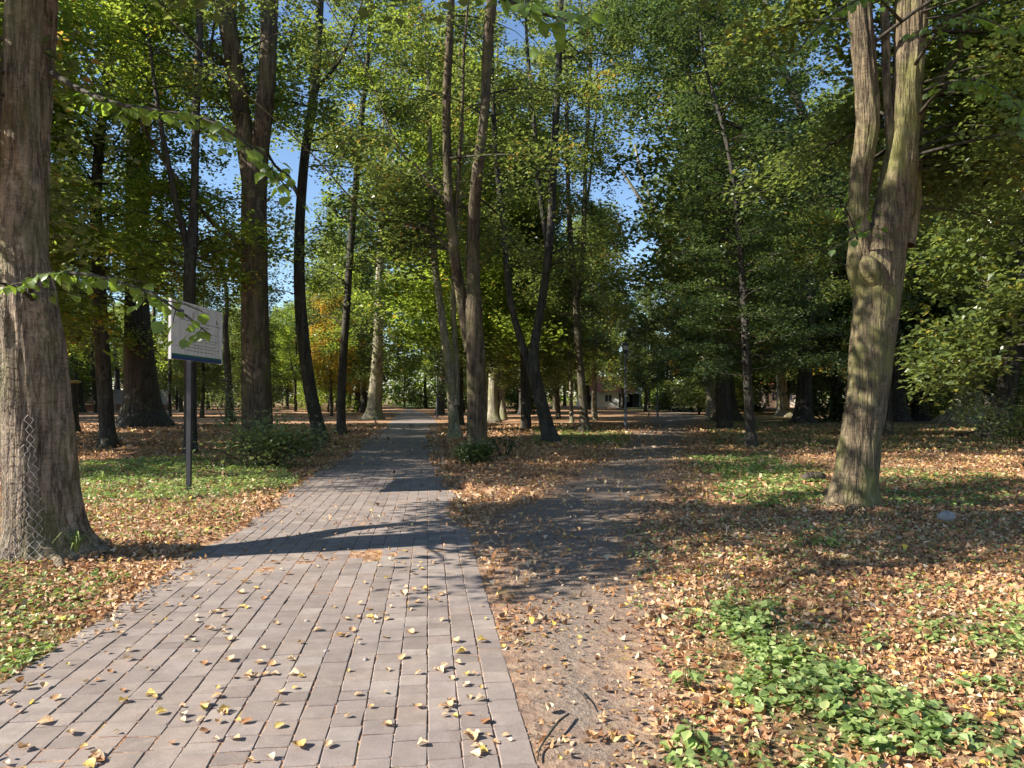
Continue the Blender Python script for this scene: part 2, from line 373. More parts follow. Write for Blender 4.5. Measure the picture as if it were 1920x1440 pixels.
# ------------------------------------------------------------------ ground
PS = -0.112                                   # the paved path runs straight: x = c + PS * y
PL, PR = -2.36, 0.47
def path_c(x, y): return x - PS * y
GREENS = [([(150, 868), (330, 860), (540, 880), (560, 915), (420, 940), (300, 945), (150, 950)], .8),
          ([(-300, 1085), (60, 1075), (210, 1080), (120, 1180), (60, 1260), (-300, 1330)], .8),
          ([(1350, 1145), (1430, 1140), (1520, 1210), (1600, 1290), (1700, 1330), (1720, 1400), (1560, 1400), (1440, 1350), (1360, 1290)], 1.0),
          ([(1690, 1165), (1860, 1140), (2100, 1150), (2100, 1240), (1840, 1260), (1700, 1200)], .7),
          ([(1360, 880), (1540, 872), (1550, 945), (1440, 960), (1340, 940)], .6),
          ([(1640, 880), (1900, 890), (1900, 950), (1660, 960)], .3), ([(1290, 858), (1450, 850), (1480, 885), (1320, 895)], .8),
          ([(1680, 1080), (1800, 1090), (1760, 1120), (1660, 1110)], .35), ([(1480, 990), (1600, 980), (1620, 1030), (1500, 1030)], .6),
          ([(1700, 1380), (2000, 1300), (2100, 1500), (1650, 1500)], .55), ([(1020, 790), (1180, 810), (1180, 830), (1000, 832)], .6),
          ([(1260, 1400), (1500, 1390), (1500, 1500), (1250, 1500)], .5), ([(1850, 1270), (2050, 1250), (2050, 1340), (1840, 1330)], .6),
          ([(1330, 770), (2400, 770), (2400, 855), (1330, 845)], .45), ([(740, 755), (880, 757), (880, 768), (740, 764)], .9),
          ([(1180, 762), (1330, 762), (1330, 769), (1150, 770)], .8)]
GREENS = [(np.array([PT(a, max(b, 752)) for a, b in poly]), s) for poly, s in GREENS]
DIRTP = [(900, 1060), (925, 1168), (1008, 1440), (1040, 1560), (1270, 1560), (1240, 1440), (1200, 1168), (1215, 1060), (1215, 985), (1230, 940), (1250, 895), (1275, 850), (1290, 800), (1312, 782), (1300, 766), (1262, 766), (1225, 782), (1195, 812), (1160, 850), (1070, 890), (1020, 935), (900, 990), (850, 1000)]
DIRTP = np.array([PT(a, b) for a, b in DIRTP])
def green_mask(x, y):
    jx = x + (fbm(x * 2.2, y * 2.2, 3) - .5) * .7; jy = y + (fbm(x * 2.2 + 9, y * 2.2, 5) - .5) * .9
    g = np.zeros(np.shape(x))
    for poly, s in GREENS: g = np.maximum(g, in_poly(jx, jy, poly) * s)
    return g
def dirt_mask(x, y):
    a = np.zeros(np.shape(x))
    for q in range(6):
        f = .8 + .5 * q; jx = x + (fbm(x * f, y * f, 13 + q) - .5) * 1.5; jy = y + (fbm(x * f + 9, y * f, 35 + q) - .5) * 1.2
        a += in_poly(jx, jy, DIRTP)
    return a / 6
def gz(x, y):
    c = path_c(x, y)
    off = np.maximum(np.maximum(PL - c, c - PR), 0)
    k = np.clip(off / .5, 0, 1)
    z = (fbm(x * .5, y * .5, 21) - .5) * .10 * k + (fbm(x * 3, y * 3, 23) - .5) * .03 * k
    z = np.where(off <= 0, -.0055 + (fbm(x * 2.3, y * 2.3, 25) - .5) * .005, z + .004 - .012 * (1 - k))
    near_tree = np.exp(-(((x + 4.45) ** 2 + (y - 7.4) ** 2) / .9)) * .10 + np.exp(-(((x - 4.8) ** 2 + (y - 10.6) ** 2) / 1.0)) * .08
    return z + near_tree * k
def axis(lo, hi, near, n, mid):
    u = np.linspace(-1, 1, n); k = np.sinh(u * 4.2) / np.sinh(4.2)
    return mid + np.where(k < 0, -k * (lo - mid), k * (hi - mid))
gx = axis(-600, 600, 0, 220, 0.); gy = axis(-60, 1500, 0, 300, 5.)
gy = np.sort(gy); gx = np.sort(gx)
XX, YY = np.meshgrid(gx, gy)
ZZ = gz(XX, YY)
dir_ = dirt_mask(XX, YY); grn = green_mask(XX, YY)
far = np.clip((YY - 120) / 60, 0, 1)
grn = np.maximum(grn, far * .6); 
g = Geo(); nx, ny = len(gx), len(gy)
i = np.arange(ny - 1)[:, None]; j = np.arange(nx - 1)[None, :]
F = np.stack(np.broadcast_arrays(i * nx + j, i * nx + j + 1, (i + 1) * nx + j + 1, (i + 1) * nx + j), -1).reshape(-1, 4)
g.add(np.stack([XX, YY, ZZ], -1).reshape(-1, 3), F)
me = g.mesh('ground', M_GROUND)
for nm, arr in (('dirt', dir_), ('green', grn)):
    a = me.attributes.new(nm, 'FLOAT', 'POINT'); a.data.foreach_set('value', arr.ravel().astype(np.float32))
tag(link('ground', me), 'woodland floor of brown leaf litter with a trodden bare earth track', kind='structure')

# ------------------------------------------------------------------ paved path
path = thing('paved_path', 'straight path of grey rectangular concrete pavers into the wood', None); path['kind'] = 'structure'
PV_END = 26.0
ux, uy = np.array([PS, 1.0]) / math.hypot(PS, 1), None
ang = math.atan2(-PS, 1.0)                      # rotation about z of the path's own axis
ca, sa = math.cos(ang), math.sin(ang)
def along(s, t):                                # s across (from the right edge leftwards < 0), t along
    return PR * ca + s * ca - t * sa, PR * sa + s * sa + t * ca
CW = 0.1572
rp = random.Random(3)
pav = []
for cidx in range(18):
    t = -1.0 + rp.random() * .2
    s0 = -(cidx + .5) * CW
    while t < PV_END:
        L = rp.choice([.157, .157, .157, .236, .236, .118])
        pav.append((s0 + rp.gauss(0, .0015), t + L / 2, L)); t += L + rp.random() * .002
def paver_mesh(L, W=CW, gap=.0042, jit=None):
    hl, hw = L / 2 - .0034, W / 2 - .0018; b = .0042; c = .005
    def ringv(x, y, z, cc):
        return [(-x + cc, -y, z), (x - cc, -y, z), (x, -y + cc, z), (x, y - cc, z), (x - cc, y, z), (-x + cc, y, z), (-x, y - cc, z), (-x, -y + cc, z)]
    V = np.array(ringv(hw, hl, -.05, c) + ringv(hw, hl, -b, c) + ringv(hw - b, hl - b, 0, c))
    j = rp.random
    o = np.array([[(j() - .5) * .007, (j() - .5) * .007, 0] for _ in range(8)])
    V += np.vstack([o, o, o])
    F = [(k, (k + 1) % 8, 8 + (k + 1) % 8, 8 + k) for k in range(8)] + [(8 + k, 8 + (k + 1) % 8, 16 + (k + 1) % 8, 16 + k) for k in range(8)]
    return V, F, [(16, 17, 18, 19, 20, 21, 22, 23)]
lib = {}
for L in (.118, .157, .236):
    for v in range(6):
        V, F, T = paver_mesh(L); gg = Geo(); gg.add(V, F, rp.random()); gg.add(V, np.array(T), gg.A[0][0])
        lib[(L, v)] = (V, F, T, gg.mesh('paver', M_PAVER, smooth=False))
def pz(x, y): return float((fbm(np.array([x * 1.3]), np.array([y * 1.3]), 31)[0] - .5) * .016) + (rp.random() - .5) * .0035
seen = []
for (s, t, L) in pav:
    x, y = along(s, t); px, py = to_px(x, y, 0)
    seen.append((0 if (y > 2.9 and -60 < px < 1980 and py < 1480) else 1, y))
order = sorted(range(len(pav)), key=lambda q: seen[q])
far_g = Geo()
for rank, q in enumerate(order):
    s, t, L = pav[q]; x, y = along(s, t); V, F, T, me_ = lib[(L, rp.randrange(6))]
    z = pz(x, y); tx, ty = (rp.random() - .5) * .016, (rp.random() - .5) * .016
    if rank < 300:
        o = link('paver', me_, path, (x, y, z)); o.rotation_euler = (tx, ty, ang + rp.gauss(0, .008))
    else:
        W = V.copy(); W[:, 2] += V[:, 0] * ty + V[:, 1] * tx + z
        Wx = V[:, 0] * ca - V[:, 1] * sa + x; Wy = V[:, 0] * sa + V[:, 1] * ca + y
        W = np.stack([Wx, Wy, W[:, 2]], 1); a = rp.random()
        far_g.add(W, F, a); far_g.add(W, np.array(T), a)
tag(link('paver', far_g.mesh('pavers_joined', M_PAVER, False), path), kind='stuff')
g = Geo()
s1, s2 = -18 * CW, 0
rows = np.linspace(PV_END + .1, 95, 40)
V = []; 
for t in rows:
    for s in (s1, s2): x, y = along(s, t); V.append((x - max(0, (t - 45)) ** 2 * .0012, y, .004))
F = [(2 * k, 2 * k + 1, 2 * k + 3, 2 * k + 2) for k in range(len(rows) - 1)]
g.add(V, F); link('surface', g.mesh('far_surface', M_PAVER, False), path)

# ------------------------------------------------------------------ leaf litter, one mass
def litter_density(x, y):
    c = path_c(x, y)
    wob = (fbm(x * 1.5, y * 1.5, 41) - .5) * .5
    eL = PL + .02 + np.clip((y - 9) * .02, 0, .35); eR = PR - .0 - np.clip((y - 8) * .04, 0, .45)
    on = (c > eL + wob) & (c < eR + wob)
    d = np.where(on, .018 + .03 * np.clip((y - 8) / 15, 0, 1), 1.0)
    dm = dirt_mask(x, y); d = np.where(on, d, (1 - dm) ** 1.5 + dm * (.05 + .5 * fbm(x * 1.3, y * 1.3, 45) ** 2))
    onp = (c > PL) & (c < PR)
    d = np.where(onp & (y < 7.5), .75 * np.exp(-(c - PL) / .10) * (fbm(x * 2, y * 2, 49) > .42), d)
    g_ = green_mask(x, y); d = d * (1 - .45 * g_)
    return d * (.25 + 1.1 * fbm(x * 1.1, y * 1.1, 47))
lg = Geo()
def litter_zone(y0, y1, dens, smin, smax, tpl, lift):
    area_n = int((y1 - y0) * (1.45 * y1 + 3) * dens)
    y = rng.uniform(y0, y1, area_n); x = rng.uniform(-.5, .5, area_n) * (1.45 * y1 + 3)
    k = np.abs(x) < .74 * y + 1.5; x, y = x[k], y[k]
    k = rng.random(len(x)) < litter_density(x, y); x, y = x[k], y[k]
    n = len(x)
    z = np.maximum(gz(x, y), np.where((path_c(x, y) > PL) & (path_c(x, y) < PR), .006, -1)) + rng.uniform(.004, lift, n)
    nrm = np.stack([rng.normal(0, .34, n), rng.normal(0, .34, n), np.ones(n)], 1)
    tint = np.clip(rng.beta(1.3, 1.4, n) * .84 + (fbm(x * .7, y * .7, 51) - .5) * .5, 0, .86)
    tint = np.where(rng.random(n) < .05, rng.uniform(.88, 1, n), tint)
    leaf_cloud(lg, np.stack([x, y, z], 1), nrm, smin + (smax - smin) * rng.random(n) ** 1.6, tint, tpl, curl=rng.uniform(-.5, 1.2, n), width=rng.uniform(.4, 1.1, n))
litter_zone(2.2, 5.2, 1350, .022, .062, LEAFC, .02); litter_zone(5.2, 7, 1300, .024, .060, LEAF4, .022)
litter_zone(7, 11, 800, .03, .068, LEAF2, .024)
litter_zone(11, 22, 210, .05, .095, LEAF2, .03)
litter_zone(22, 42, 34, .11, .16, LEAF2, .03)
tag(link('fallen_leaves', lg.mesh('fallen_leaves', M_LITTER, False)), 'curled brown tan and rust fallen leaves covering the ground', 'leaves', kind='stuff')

# loose leaves lying one by one on the pavers
def dry_leaf_mesh(seed, col):
    r = np.random.default_rng(seed)
    nx_, ny_ = 4, 5
    V = []
    a, b, tw = r.uniform(.3, 1.3), r.uniform(-.8, 1.2), r.uniform(-.5, .5)
    for jy in range(ny_ + 1):
        t = jy / ny_; wdt = .42 * math.sin(math.pi * min(1, (t * .92 + .06)) ** .8) + .005
        for ix in range(nx_ + 1):
            s = (ix / nx_ - .5) * 2
            x = s * wdt; z = a * x * x * 1.6 + b * (t - .5) ** 2 * .6 + tw * x * (t - .5) + abs(s) ** 2 * r.uniform(-.03, .05)
            V.append((x, t - .5, z))
    V = np.array(V); V[:, 2] -= V[:, 2].min()
    F = [(jy * (nx_ + 1) + ix, jy * (nx_ + 1) + ix + 1, (jy + 1) * (nx_ + 1) + ix + 1, (jy + 1) * (nx_ + 1) + ix) for jy in range(ny_) for ix in range(nx_)]
    gg = Geo(); gg.add(V, F, col)
    sv, sf = tube([(0, -.5, V[2, 2]), (.04, -.68, .04), (.1, -.85, .01)], [.012, .01, .008], 4); gg.add(sv, sf, .45)
    return gg.mesh('dry_leaf', M_LITTER, False)
LV = [dry_leaf_mesh(i, c) for i, c in enumerate([.72, .66, .60, .93, .95, .58, .74, .90, .5, .70, .76, .25])]
px_spots = []
rl = random.Random(11)
clusters = [(1110 / 3.2 + 600, 1150), (690, 1160), (655, 1196), (860, 1265), (890, 1385), (820, 1318), (365, 1335), (240, 1185), (495, 1100), (415, 1140), (180, 1420), (370, 1100), (770, 1060), (720, 1160), (485, 1265), (905, 1395), (790, 1115), (370, 1190)]
while len(px_spots) < 235:
    if rl.random() < .45:
        cx, cyy = rl.choice(clusters); q = (cx + rl.gauss(0, 26), cyy + rl.gauss(0, 11))
    else: q = (rl.uniform(0, 1000), 1045 + 395 * rl.random() ** 1.25)
    x, y = PT(*q)
    if PL + .03 < path_c(x, y) < PR - .03 and y > 2.9: px_spots.append((x, y))
for (x, y) in px_spots:
    li = rl.randrange(len(LV)); o = link('fallen_leaf', LV[li])
    s = rl.uniform(.028, .062) * (1.3 if rl.random() < .15 else 1)
    o.location = (x, y, .010); o.rotation_euler = (rl.gauss(0, .15), rl.gauss(0, .15), rl.uniform(0, 6.28)); o.scale = (s, s, s)
    tag(o, f"dry curled {'rust brown' if li in (8, 11) else 'bright yellow' if li in (3, 4, 7) else 'pale tan'} leaf lying loose on the grey pavers", 'leaf', 'loose leaves on the paved path')

# ------------------------------------------------------------------ trees
def relief_fn(seed, amp=.035, flare=.45, fh=.28, lobes=5, z0=0.):
    r = np.random.default_rng(seed); ph = r.uniform(0, 6.28, 12); pz_ = r.uniform(.4, 1.6, 12); kk = [2, 3, 5, 7, 9, 12, 15, 18, 22, 27, 31, 36]
    am = [.5, .45, .30, .2, .18, .17, .16, .15, .14, .12, .1, .08]
    lp = r.uniform(0, 6.28); lp2 = r.uniform(0, 6.28)
    def f(th, z):
        v = np.zeros_like(th)
        for k, a, p, q in zip(kk, am, ph, pz_): v += a * np.cos(k * th + p + .8 * math.sin(z * q + p))
        fl = math.exp(-max(z - z0, 0) / fh) * flare
        L = .35 + .65 * np.clip(.5 + .5 * np.cos(lobes * th + lp) + .35 * np.cos(2 * th + lp2), 0, 1.4)
        return 1 + amp * v + fl * L
    return f
def stems3d(stems, d, drift=0.0, height=None, grow=True):
    out = []
    for st in stems:
        dd = d
        pts = []; rad = []
        for k, q in enumerate(st):
            x, y, wd = q[:3]; dq = q[3] if len(q) > 3 else d + drift * math.sin(k * 1.3)
            pts.append(P(x, y, dq)); rad.append(wd / 2 / 1400 * dq)
        if height and grow:
            a = np.array(pts[-1]); b = np.array(pts[-2]); dv = (a - b) / max(np.linalg.norm(a - b), 1e-6); dv = dv * .6 + np.array([0, 0, .5]); dv /= np.linalg.norm(dv)
            H = height - a[2]
            if H > .5:
                m = max(2, int(H / 1.5)); r0 = rad[-1]
                for k in range(1, m + 1):
                    u = k / m; pts.append(tuple(a + dv * H * u / max(dv[2], .5) + np.array([math.sin(k * 2.1 + d) * .12, math.cos(k * 1.7) * .12, 0]))); rad.append(r0 * (1 - .85 * u))
        out.append((np.array(pts), np.array(rad)))
    return out
def at_z(st, z):
    p, r = st; zs = p[:, 2]
    if z >= zs[-1]: return p[-1], r[-1]
    k = int(np.searchsorted(zs, z)); k = max(1, min(k, len(p) - 1)); u = (z - zs[k - 1]) / max(zs[k] - zs[k - 1], 1e-6); u = min(max(u, 0), 1)
    return p[k - 1] + (p[k] - p[k - 1]) * u, r[k - 1] + (r[k] - r[k - 1]) * u
def grow_crown(S, spec, leaf_g, twig_g, seed, org):
    R = np.random.default_rng(seed)
    z0, z1 = spec['z']; n = spec.get('limbs', 45); L0, L1 = spec.get('len', (3.2, 1.4)); el0, el1 = spec.get('el', (15, 55))
    tw = spec.get('tw', 3.4); nl = spec.get('nl', 60); ls = spec.get('ls', .10); spread = spec.get('spread', .22); azc = spec.get('az')
    filt = spec.get('filter', True); tmid = spec.get('tint', .5); tpl = spec.get('tpl', LEAF2); flat = spec.get('flat', .95)
    Cs, Ds, Ls = [], [], []
    ga = R.uniform(0, 6.28)
    for k in range(n):
        u = (k + R.random()) / n; z = z0 + (z1 - z0) * u
        live = [s for s in S if s[0][-1, 2] > z and s[0][0, 2] < z + .5] or [max(S, key=lambda s: s[0][-1, 2])]
        st = live[R.integers(len(live))]; p, r = at_z(st, z)
        az = ga + k * 2.399 + R.normal(0, .3)
        if azc is not None: az = math.radians(azc[0]) + R.uniform(-1, 1) * math.radians(azc[1])
        uu = math.sin(math.pi * min(1, .15 + u)) if spec.get('round') else 1
        L = (L0 + (L1 - L0) * u) * R.uniform(.55, 1.15) * uu; el = math.radians(el0 + (el1 - el0) * u + R.normal(0, 8))
        m = 5; pts = [p]; dr = .35 * L / m
        for q in range(m):
            e = el * (1 - q / m * .9) - .08 * q; az += R.normal(0, .14)
            pts.append(pts[-1] + np.array([math.cos(az) * math.cos(e), math.sin(az) * math.cos(e), math.sin(e)]) * L / m)
        pts = np.array(pts); lr = min(r * .4, .007 * L + .004)
        tops = []
        nt_ = max(3, int(L * tw))
        for q in range(nt_):
            v = .22 + .78 * (q + R.random()) / nt_; fi = v * m; ki = min(int(fi), m - 1); c = pts[ki] + (pts[ki + 1] - pts[ki]) * (fi - ki)
            side = 1 if q % 2 else -1; a2 = az + side * R.uniform(.35, 1.25); tl = R.uniform(.5, 1.15) * (1 - .35 * v) * spec.get('twl', 1.0)
            e2 = R.normal(.0, .25); dv = np.array([math.cos(a2) * math.cos(e2), math.sin(a2) * math.cos(e2), math.sin(e2) + .1]) * tl
            tops.append((c, dv))
        C0 = np.array([t[0] + t[1] * .6 for t in tops])
        ok = np.ones(len(tops), bool)
        if filt:
            ok &= ~sunny(C0[:, 0], C0[:, 1], C0[:, 2])
            cpx, cpy = to_px(C0[:, 0], C0[:, 1], C0[:, 2]); inv = C0[:, 1] > 12
            for (ex, ey, ew, eh) in OPENINGS: ok &= ~(inv & (((cpx - ex) / ew) ** 2 + ((cpy - ey) / eh) ** 2 < .7 + .6 * vnoise(cpx / 22, cpy / 22, 4)))
            ok &= ~(inv & (cpx > 640) & (cpx < 1560) & (cpy < 470) & (vnoise(cpx / 34, cpy / 34, 6) > .74))
            for (sp_, sr_) in S:
                ax = np.interp(C0[:, 2], sp_[:, 2], sp_[:, 0]); ay = np.interp(C0[:, 2], sp_[:, 2], sp_[:, 1])
                dx_ = C0[:, 0] - ax * C0[:, 1] / np.maximum(ay, .1)
                ok &= ~((C0[:, 1] < ay) & (np.abs(dx_) < .62) & (R.random(len(C0)) < .85) & (C0[:, 2] < sp_[-1, 2]))
            ok &= ~(lights_trunk(C0[:, 0], C0[:, 1], C0[:, 2], -4.7, 7.35, 2.6, .6))
            ok &= ~(lights_trunk(C0[:, 0], C0[:, 1], C0[:, 2], 5.05, 10.6, 9, .8) & (vnoise(C0[:, 2] * 1.3 + 3, C0[:, 0] * 1.1, 9) > .30))
        if 'keep' in spec: ok &= spec['keep'](C0)
        if (filt or 'keep' in spec) and ok.sum() < .4 * len(ok): continue
        if True:
            tv, tf = tube(pts - org, np.linspace(lr, lr * .25, len(pts)), 5); twig_g.add(tv, tf)
        for (c, dv), o_ in zip(tops, ok):
            if not o_: continue
            tv, tf = tube(np.array([c, c + dv]) - org, [.007, .003], 3); twig_g.add(tv, tf)
            Cs.append(c); Ds.append(dv); Ls.append(np.linalg.norm(dv))
    if not Cs: return
    C = np.repeat(np.array(Cs), nl, 0); D = np.repeat(np.array(Ds), nl, 0); T_ = R.uniform(.1, 1.15, len(C))
    ht = np.repeat(R.normal(0, .16, len(Cs)), nl)
    side = np.cross(D, [0, 0, 1.]); side /= np.linalg.norm(side, axis=1)[:, None] + 1e-9
    pos = C + D * T_[:, None] + side * R.normal(0, spread, len(C))[:, None]; pos[:, 2] += R.normal(0, spread * flat, len(C)) - .03
    nr = R.normal(0, .55, (len(C), 3)); nr[:, 2] = np.abs(nr[:, 2]) + .75
    tint = np.clip(R.beta(2.5, 2.5, len(C)) * .8 + tmid - .4 + ht, 0, 1)
    tint = np.where(R.random(len(C)) < spec.get('gold', .01), R.uniform(.94, 1, len(C)), tint)
    leaf_cloud(leaf_g, pos - org, nr, R.uniform(.75, 1.25, len(C)) * ls, tint, tpl)
# openings between the crowns where the sky shows
OPENINGS = [(1225, 400, 62, 175), (1185, 330, 50, 70), (1215, 590, 26, 60), (560, 330, 40, 60), (1455, 180, 26, 30), (1370, 60, 22, 34)]
TREES = []
def tree(name, label, cat, d, stems, height, crown, bark, leafm, seed, group=None, sides=16, step=.35, relief=None, drift=.15, extra=()):
    S = stems3d(stems, d, drift, height)
    if relief is not None: S = [(p, r * .91) for p, r in S]
    base = S[0][0][0].copy(); base[2] = 0; org = base
    t = thing(name, label, cat, tuple(org), group=group)
    g = Geo()
    for q, (p, r) in enumerate(S):
        p2, r2 = smooth_path(p, r, step if sides > 60 and q < 2 else max(step, .3))
        sides_ = sides if q < 2 else max(8, sides // 2)
        if q == 0:
            p2 = np.vstack([p2[0] - [0, 0, p2[0][2] + .15], p2]); r2 = np.concatenate([[r2[0] * 1.1], r2])
        rf = relief if (relief is not None) else relief_fn(seed, .03, .42 if q == 0 else 0, .06 + .5 * r[0], 4)
        if q > 0 and relief is not None: rf = relief_fn(seed + q, .03, 0)
        V, F = tube(p2 - org, r2, sides_, rf, rough=seed if sides > 60 else None); g.add(V, F)
    for (p, r) in extra:                       # burls and stubs
        V, F = tube(np.array(p) - org, r, 10, relief_fn(seed + 50, .06, 0)); g.add(V, F)
    link('trunk', g.mesh('trunk', bark), t)
    lgm, tg = Geo(), Geo()
    for cc, cs in enumerate(crown if isinstance(crown, (list, tuple)) else [crown]): grow_crown(S, cs, lgm, tg, seed * 13 + cc, org)
    if tg.n: tag(link('branchwork', tg.mesh('branchwork', B_TWIG), t), kind='stuff')
    if lgm.n: link('crown', lgm.mesh('crown', leafm, False), t)
    TREES.append((t, S)); return t, S, org

# the two big trees ------------------------------------------------
def left_clear(C):                              # no leaves hanging in front of the lens
    px, py = to_px(C[:, 0], C[:, 1], C[:, 2]); return (py < -30) | ((px < 10) & (py < 300))
LT, LS, LO = tree('linden_tree', 'thick twin stemmed linden beside the paving, its base wrapped in wire netting', 'tree', 7.35,
     [[(90, 1052, 158), (84, 1000, 142), (76, 900, 134), (70, 800, 130), (62, 700, 124), (54, 600, 112), (47, 500, 96), (43, 400, 78), (41, 300, 70), (40, 200, 66), (42, 100, 66), (45, 0, 67), (47, -120, 64)],
      [(56, 800, 84, 7.5), (58, 640, 74, 7.6), (62, 540, 60, 7.7), (68, 440, 48, 7.75), (72, 340, 42, 7.8), (76, 240, 39, 7.8), (83, 120, 39, 7.8), (89, 0, 38, 7.8), (95, -120, 36, 7.8)],
      [(30, 760, 70, 7.5), (6, 660, 56, 7.8), (-4, 560, 46, 8.2), (-8, 400, 40, 8.4), (-8, 250, 34, 8.4), (-18, 50, 32, 8.4), (-30, -120, 30, 8.4)]],
     15.5, [dict(z=(5.6, 13.5), limbs=92, len=(3.8, 2.6), el=(15, 50), nl=52, ls=.155, keep=left_clear, tw=3.4), dict(z=(6.6, 12.5), limbs=40, len=(5.0, 4.0), el=(5, 30), nl=40, ls=.14, keep=left_clear, tw=3.2, az=(-75, 60)),
            dict(z=(3.7, 5.4), limbs=26, len=(2.6, 2.6), el=(0, 15), nl=60, ls=.12, az=(178, 75), tw=3.6)],
     B_HERO, M_GREEN, 5, sides=96, step=.045, relief=relief_fn(5, .022, .42, .20, 5), drift=0)
RT, RS, RO = tree('linden_tree', 'mossy linden trunk alone on the leafy ground, forking into several upright stems', 'tree', 10.6,
     [[(1598, 957, 104), (1601, 930, 92), (1606, 880, 84), (1614, 820, 79), (1625, 740, 78), (1634, 660, 82), (1642, 580, 88), (1650, 510, 88), (1664, 440, 78), (1676, 380, 72), (1688, 310, 66), (1697, 240, 54), (1706, 160, 48), (1713, 80, 46), (1718, 0, 45), (1724, -120, 42)],
      [(1640, 560, 50), (1626, 500, 44), (1613, 440, 40), (1608, 390, 38), (1615, 320, 40), (1626, 240, 44), (1624, 150, 45), (1616, 60, 44), (1608, -20, 42), (1600, -120, 40)],
      [(1684, 300, 40), (1688, 220, 36), (1692, 120, 35), (1695, 20, 34), (1698, -100, 32)],
      [(1676, 320, 24), (1668, 240, 18), (1663, 150, 16), (1660, 60, 15), (1655, -100, 14)],
      [(1700, 460, 34, 10.8), (1710, 380, 32, 10.9), (1716, 300, 26, 11), (1724, 220, 18, 11), (1745, 170, 13, 11), (1790, 110, 11, 11)]],
     15.0, [dict(z=(4.8, 6.6), limbs=20, len=(3.8, 3.4), el=(12, 30), nl=72, ls=.095, tw=3.6, tpl=LEAF4, az=(55, 65)), dict(z=(6.7, 9.5), limbs=36, len=(3.8, 3.0), el=(18, 40), nl=64, ls=.10, tw=3.4, tpl=LEAF4), dict(z=(9.5, 14.5), limbs=30, len=(3.2, 1.8), nl=40, ls=.14),
            dict(z=(4.3, 7.5), limbs=22, len=(3.2, 3.2), el=(5, 20), nl=70, ls=.09, az=(0, 50), tw=3.6, tpl=LEAF4)],
     B_HERO2, M_GREEN, 8, sides=88, step=.05, relief=relief_fn(9, .020, .38, .22, 4), drift=0,
     extra=[([P(1640, 540, 10.42), P(1634, 515, 10.38), P(1627, 492, 10.38), P(1622, 478, 10.42)], [.05, .13, .13, .03]),
            ([P(1636, 590, 10.5), P(1616, 540, 10.55), P(1606, 500, 10.6), P(1606, 450, 10.6)], [.08, .13, .14, .10])])

def shade_tree(x, y, h, seed):  # unseen tree added out of frame, its stem and crown shaped for the shade
    t = thing('linden_tree', {11: 'unseen linden added off the near edge of the paving that shades the litter before the mossy trunk', 12: 'unseen linden added off the side of the sign that shades the middle of the paving', 13: 'tall unseen linden added off beyond the sign that shades the far paving'}[seed], 'tree', (x, y, 0)); org = np.array([x, y, 0.])
    S = [(org + np.array([[0, 0, -.1], [.1, 0, 3], [0, .1, 7], [.1, -1.2, 11], [0, -2.6, h]]), np.array([.24, .17, .12, .06, .015]))]
    g = Geo(); p2, r2 = smooth_path(S[0][0], S[0][1], .4); V, F = tube(p2 - org, r2, 14, relief_fn(seed, .03, .3)); g.add(V, F); link('trunk', g.mesh('trunk', B_HERO), t)
    a, b = Geo(), Geo(); grow_crown(S, dict(z=(7.5, h - .5), limbs=80, len=(4.8, 3.6), el=(5, 35), nl=30 if seed == 11 else 17, ls=.15, tw=3.0), a, b, seed, org)
    tag(link('branchwork', b.mesh('branchwork', B_TWIG), t), kind='stuff'); link('crown', a.mesh('crown', M_GREEN, False), t)
shade_tree(-15, -.4, 19, 11)
shade_tree(-16, 12.3, 16, 12)
shade_tree(-20.5, 14.5, 19, 13)
